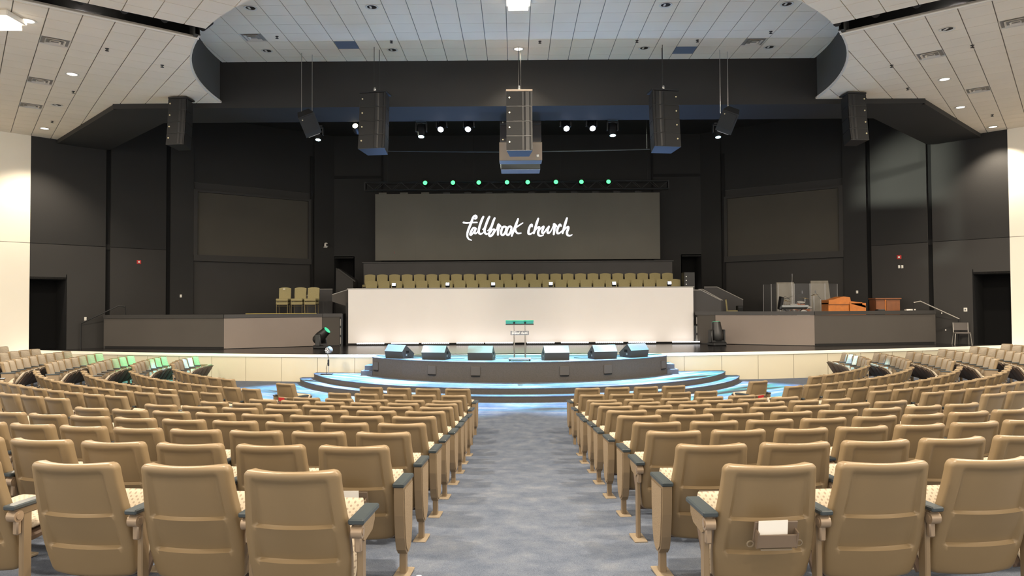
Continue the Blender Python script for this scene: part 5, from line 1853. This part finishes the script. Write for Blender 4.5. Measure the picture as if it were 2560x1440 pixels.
# ------------------------------------------------------------------ stage lamps (inside the moving heads)
def gobo_lamp(name, loc, target, power, spot, seed, base, alt, stripes):
    o = lamp(name, 'SPOT', loc, power, (1, 1, 1), .03, target, spot, .5)
    d = o.data
    d.use_nodes = True
    nt = d.node_tree
    em = nt.nodes['Emission']
    tc = nt.nodes.new('ShaderNodeTexCoord')
    sp = nt.nodes.new('ShaderNodeSeparateXYZ')
    nt.links.new(tc.outputs['Normal'], sp.inputs[0])
    dx = nt.nodes.new('ShaderNodeMath'); dx.operation = 'DIVIDE'
    dy = nt.nodes.new('ShaderNodeMath'); dy.operation = 'DIVIDE'
    nt.links.new(sp.outputs['X'], dx.inputs[0]); nt.links.new(sp.outputs['Z'], dx.inputs[1])
    nt.links.new(sp.outputs['Y'], dy.inputs[0]); nt.links.new(sp.outputs['Z'], dy.inputs[1])
    cb = nt.nodes.new('ShaderNodeCombineXYZ')
    nt.links.new(dx.outputs[0], cb.inputs[0]); nt.links.new(dy.outputs[0], cb.inputs[1])
    mp = nt.nodes.new('ShaderNodeMapping')
    mp.inputs['Location'].default_value = (seed, seed * 1.7, 0)
    mp.inputs['Scale'].default_value = (stripes[0], stripes[1], 1)
    nt.links.new(cb.outputs[0], mp.inputs['Vector'])
    n = nt.nodes.new('ShaderNodeTexNoise')
    n.inputs['Scale'].default_value = 1.0
    n.inputs['Detail'].default_value = 2
    nt.links.new(mp.outputs['Vector'], n.inputs['Vector'])
    r = nt.nodes.new('ShaderNodeValToRGB')
    els = [(.36, (0, 0, 0, 1)), (.44, alt), (.50, base), (.56, (.9, 1, 1, 1)), (.62, base), (.70, alt)]
    while len(r.color_ramp.elements) < len(els):
        r.color_ramp.elements.new(.5)
    for e, (p, c) in zip(r.color_ramp.elements, els):
        e.position = p
        e.color = c
    nt.links.new(n.outputs['Fac'], r.inputs['Fac'])
    nt.links.new(r.outputs['Color'], em.inputs['Color'])
    return o
BL, GR, CY_ = (.22, .5, 1, 1), (.08, .7, .5, 1), (.25, .75, .95, 1)
gobo_lamp('gobo_lamp', (-2.5, 23.4, 8.1), (-5.4, 19.6, 0), 30000, 40, 1.3, BL, CY_, (2.4, 17))
gobo_lamp('gobo_lamp', (2.44, 23.4, 8.1), (5.4, 19.6, 0), 30000, 40, 4.1, BL, GR, (2.4, 17))
gobo_lamp('gobo_lamp', (-1.6, 23.4, 8.1), (-1.8, 18.9, .3), 20000, 34, 7.7, BL, CY_, (2.4, 17))
gobo_lamp('gobo_lamp', (1.6, 23.4, 8.1), (1.8, 18.9, .3), 20000, 34, 9.2, BL, CY_, (2.4, 17))
lamp('green_wash', 'SPOT', (-6.62, 23.7, 7.8), 9000, (.10, .9, .45), .1, (-10.9, 22.6, 1), 30, 1.0)
gobo_lamp('gobo_lamp', (-6.5, 23.7, 7.8), (-10.0, 21.3, .9), 9000, 9, 2.2, CY_, BL, (26, 14))
gobo_lamp('gobo_lamp', (6.62, 23.7, 7.8), (9.9, 21.4, .9), 9000, 10, 3.2, CY_, BL, (26, 14))
for x in (-3.2, 3.14):
    lamp('wash_lamp', 'SPOT', (x, 23.6, 7.95), 5000, (.45, 1, .9), .08, (x * .3, 20.9, .85), 34, .5)
# warm spot behind the inner left array, thrown across to the right wall; added unseen lamps that brighten the white backdrop
lamp('spot_light', 'SPOT', (-5.15, 23.6, 8.05), 26000, (.95, 1, .82), .12, (15.75, 27.5, 6.6), 16, .8)
for x in (-9.6, 9.6):
    lamp('added_backdrop_wash', 'SPOT', (x, 15.2 if x else 17.2, 8.75 if x else 9.4), 9000, (1, .95, .92), .2, (x * .30, 28.1, 1.7), 34, 1.0)
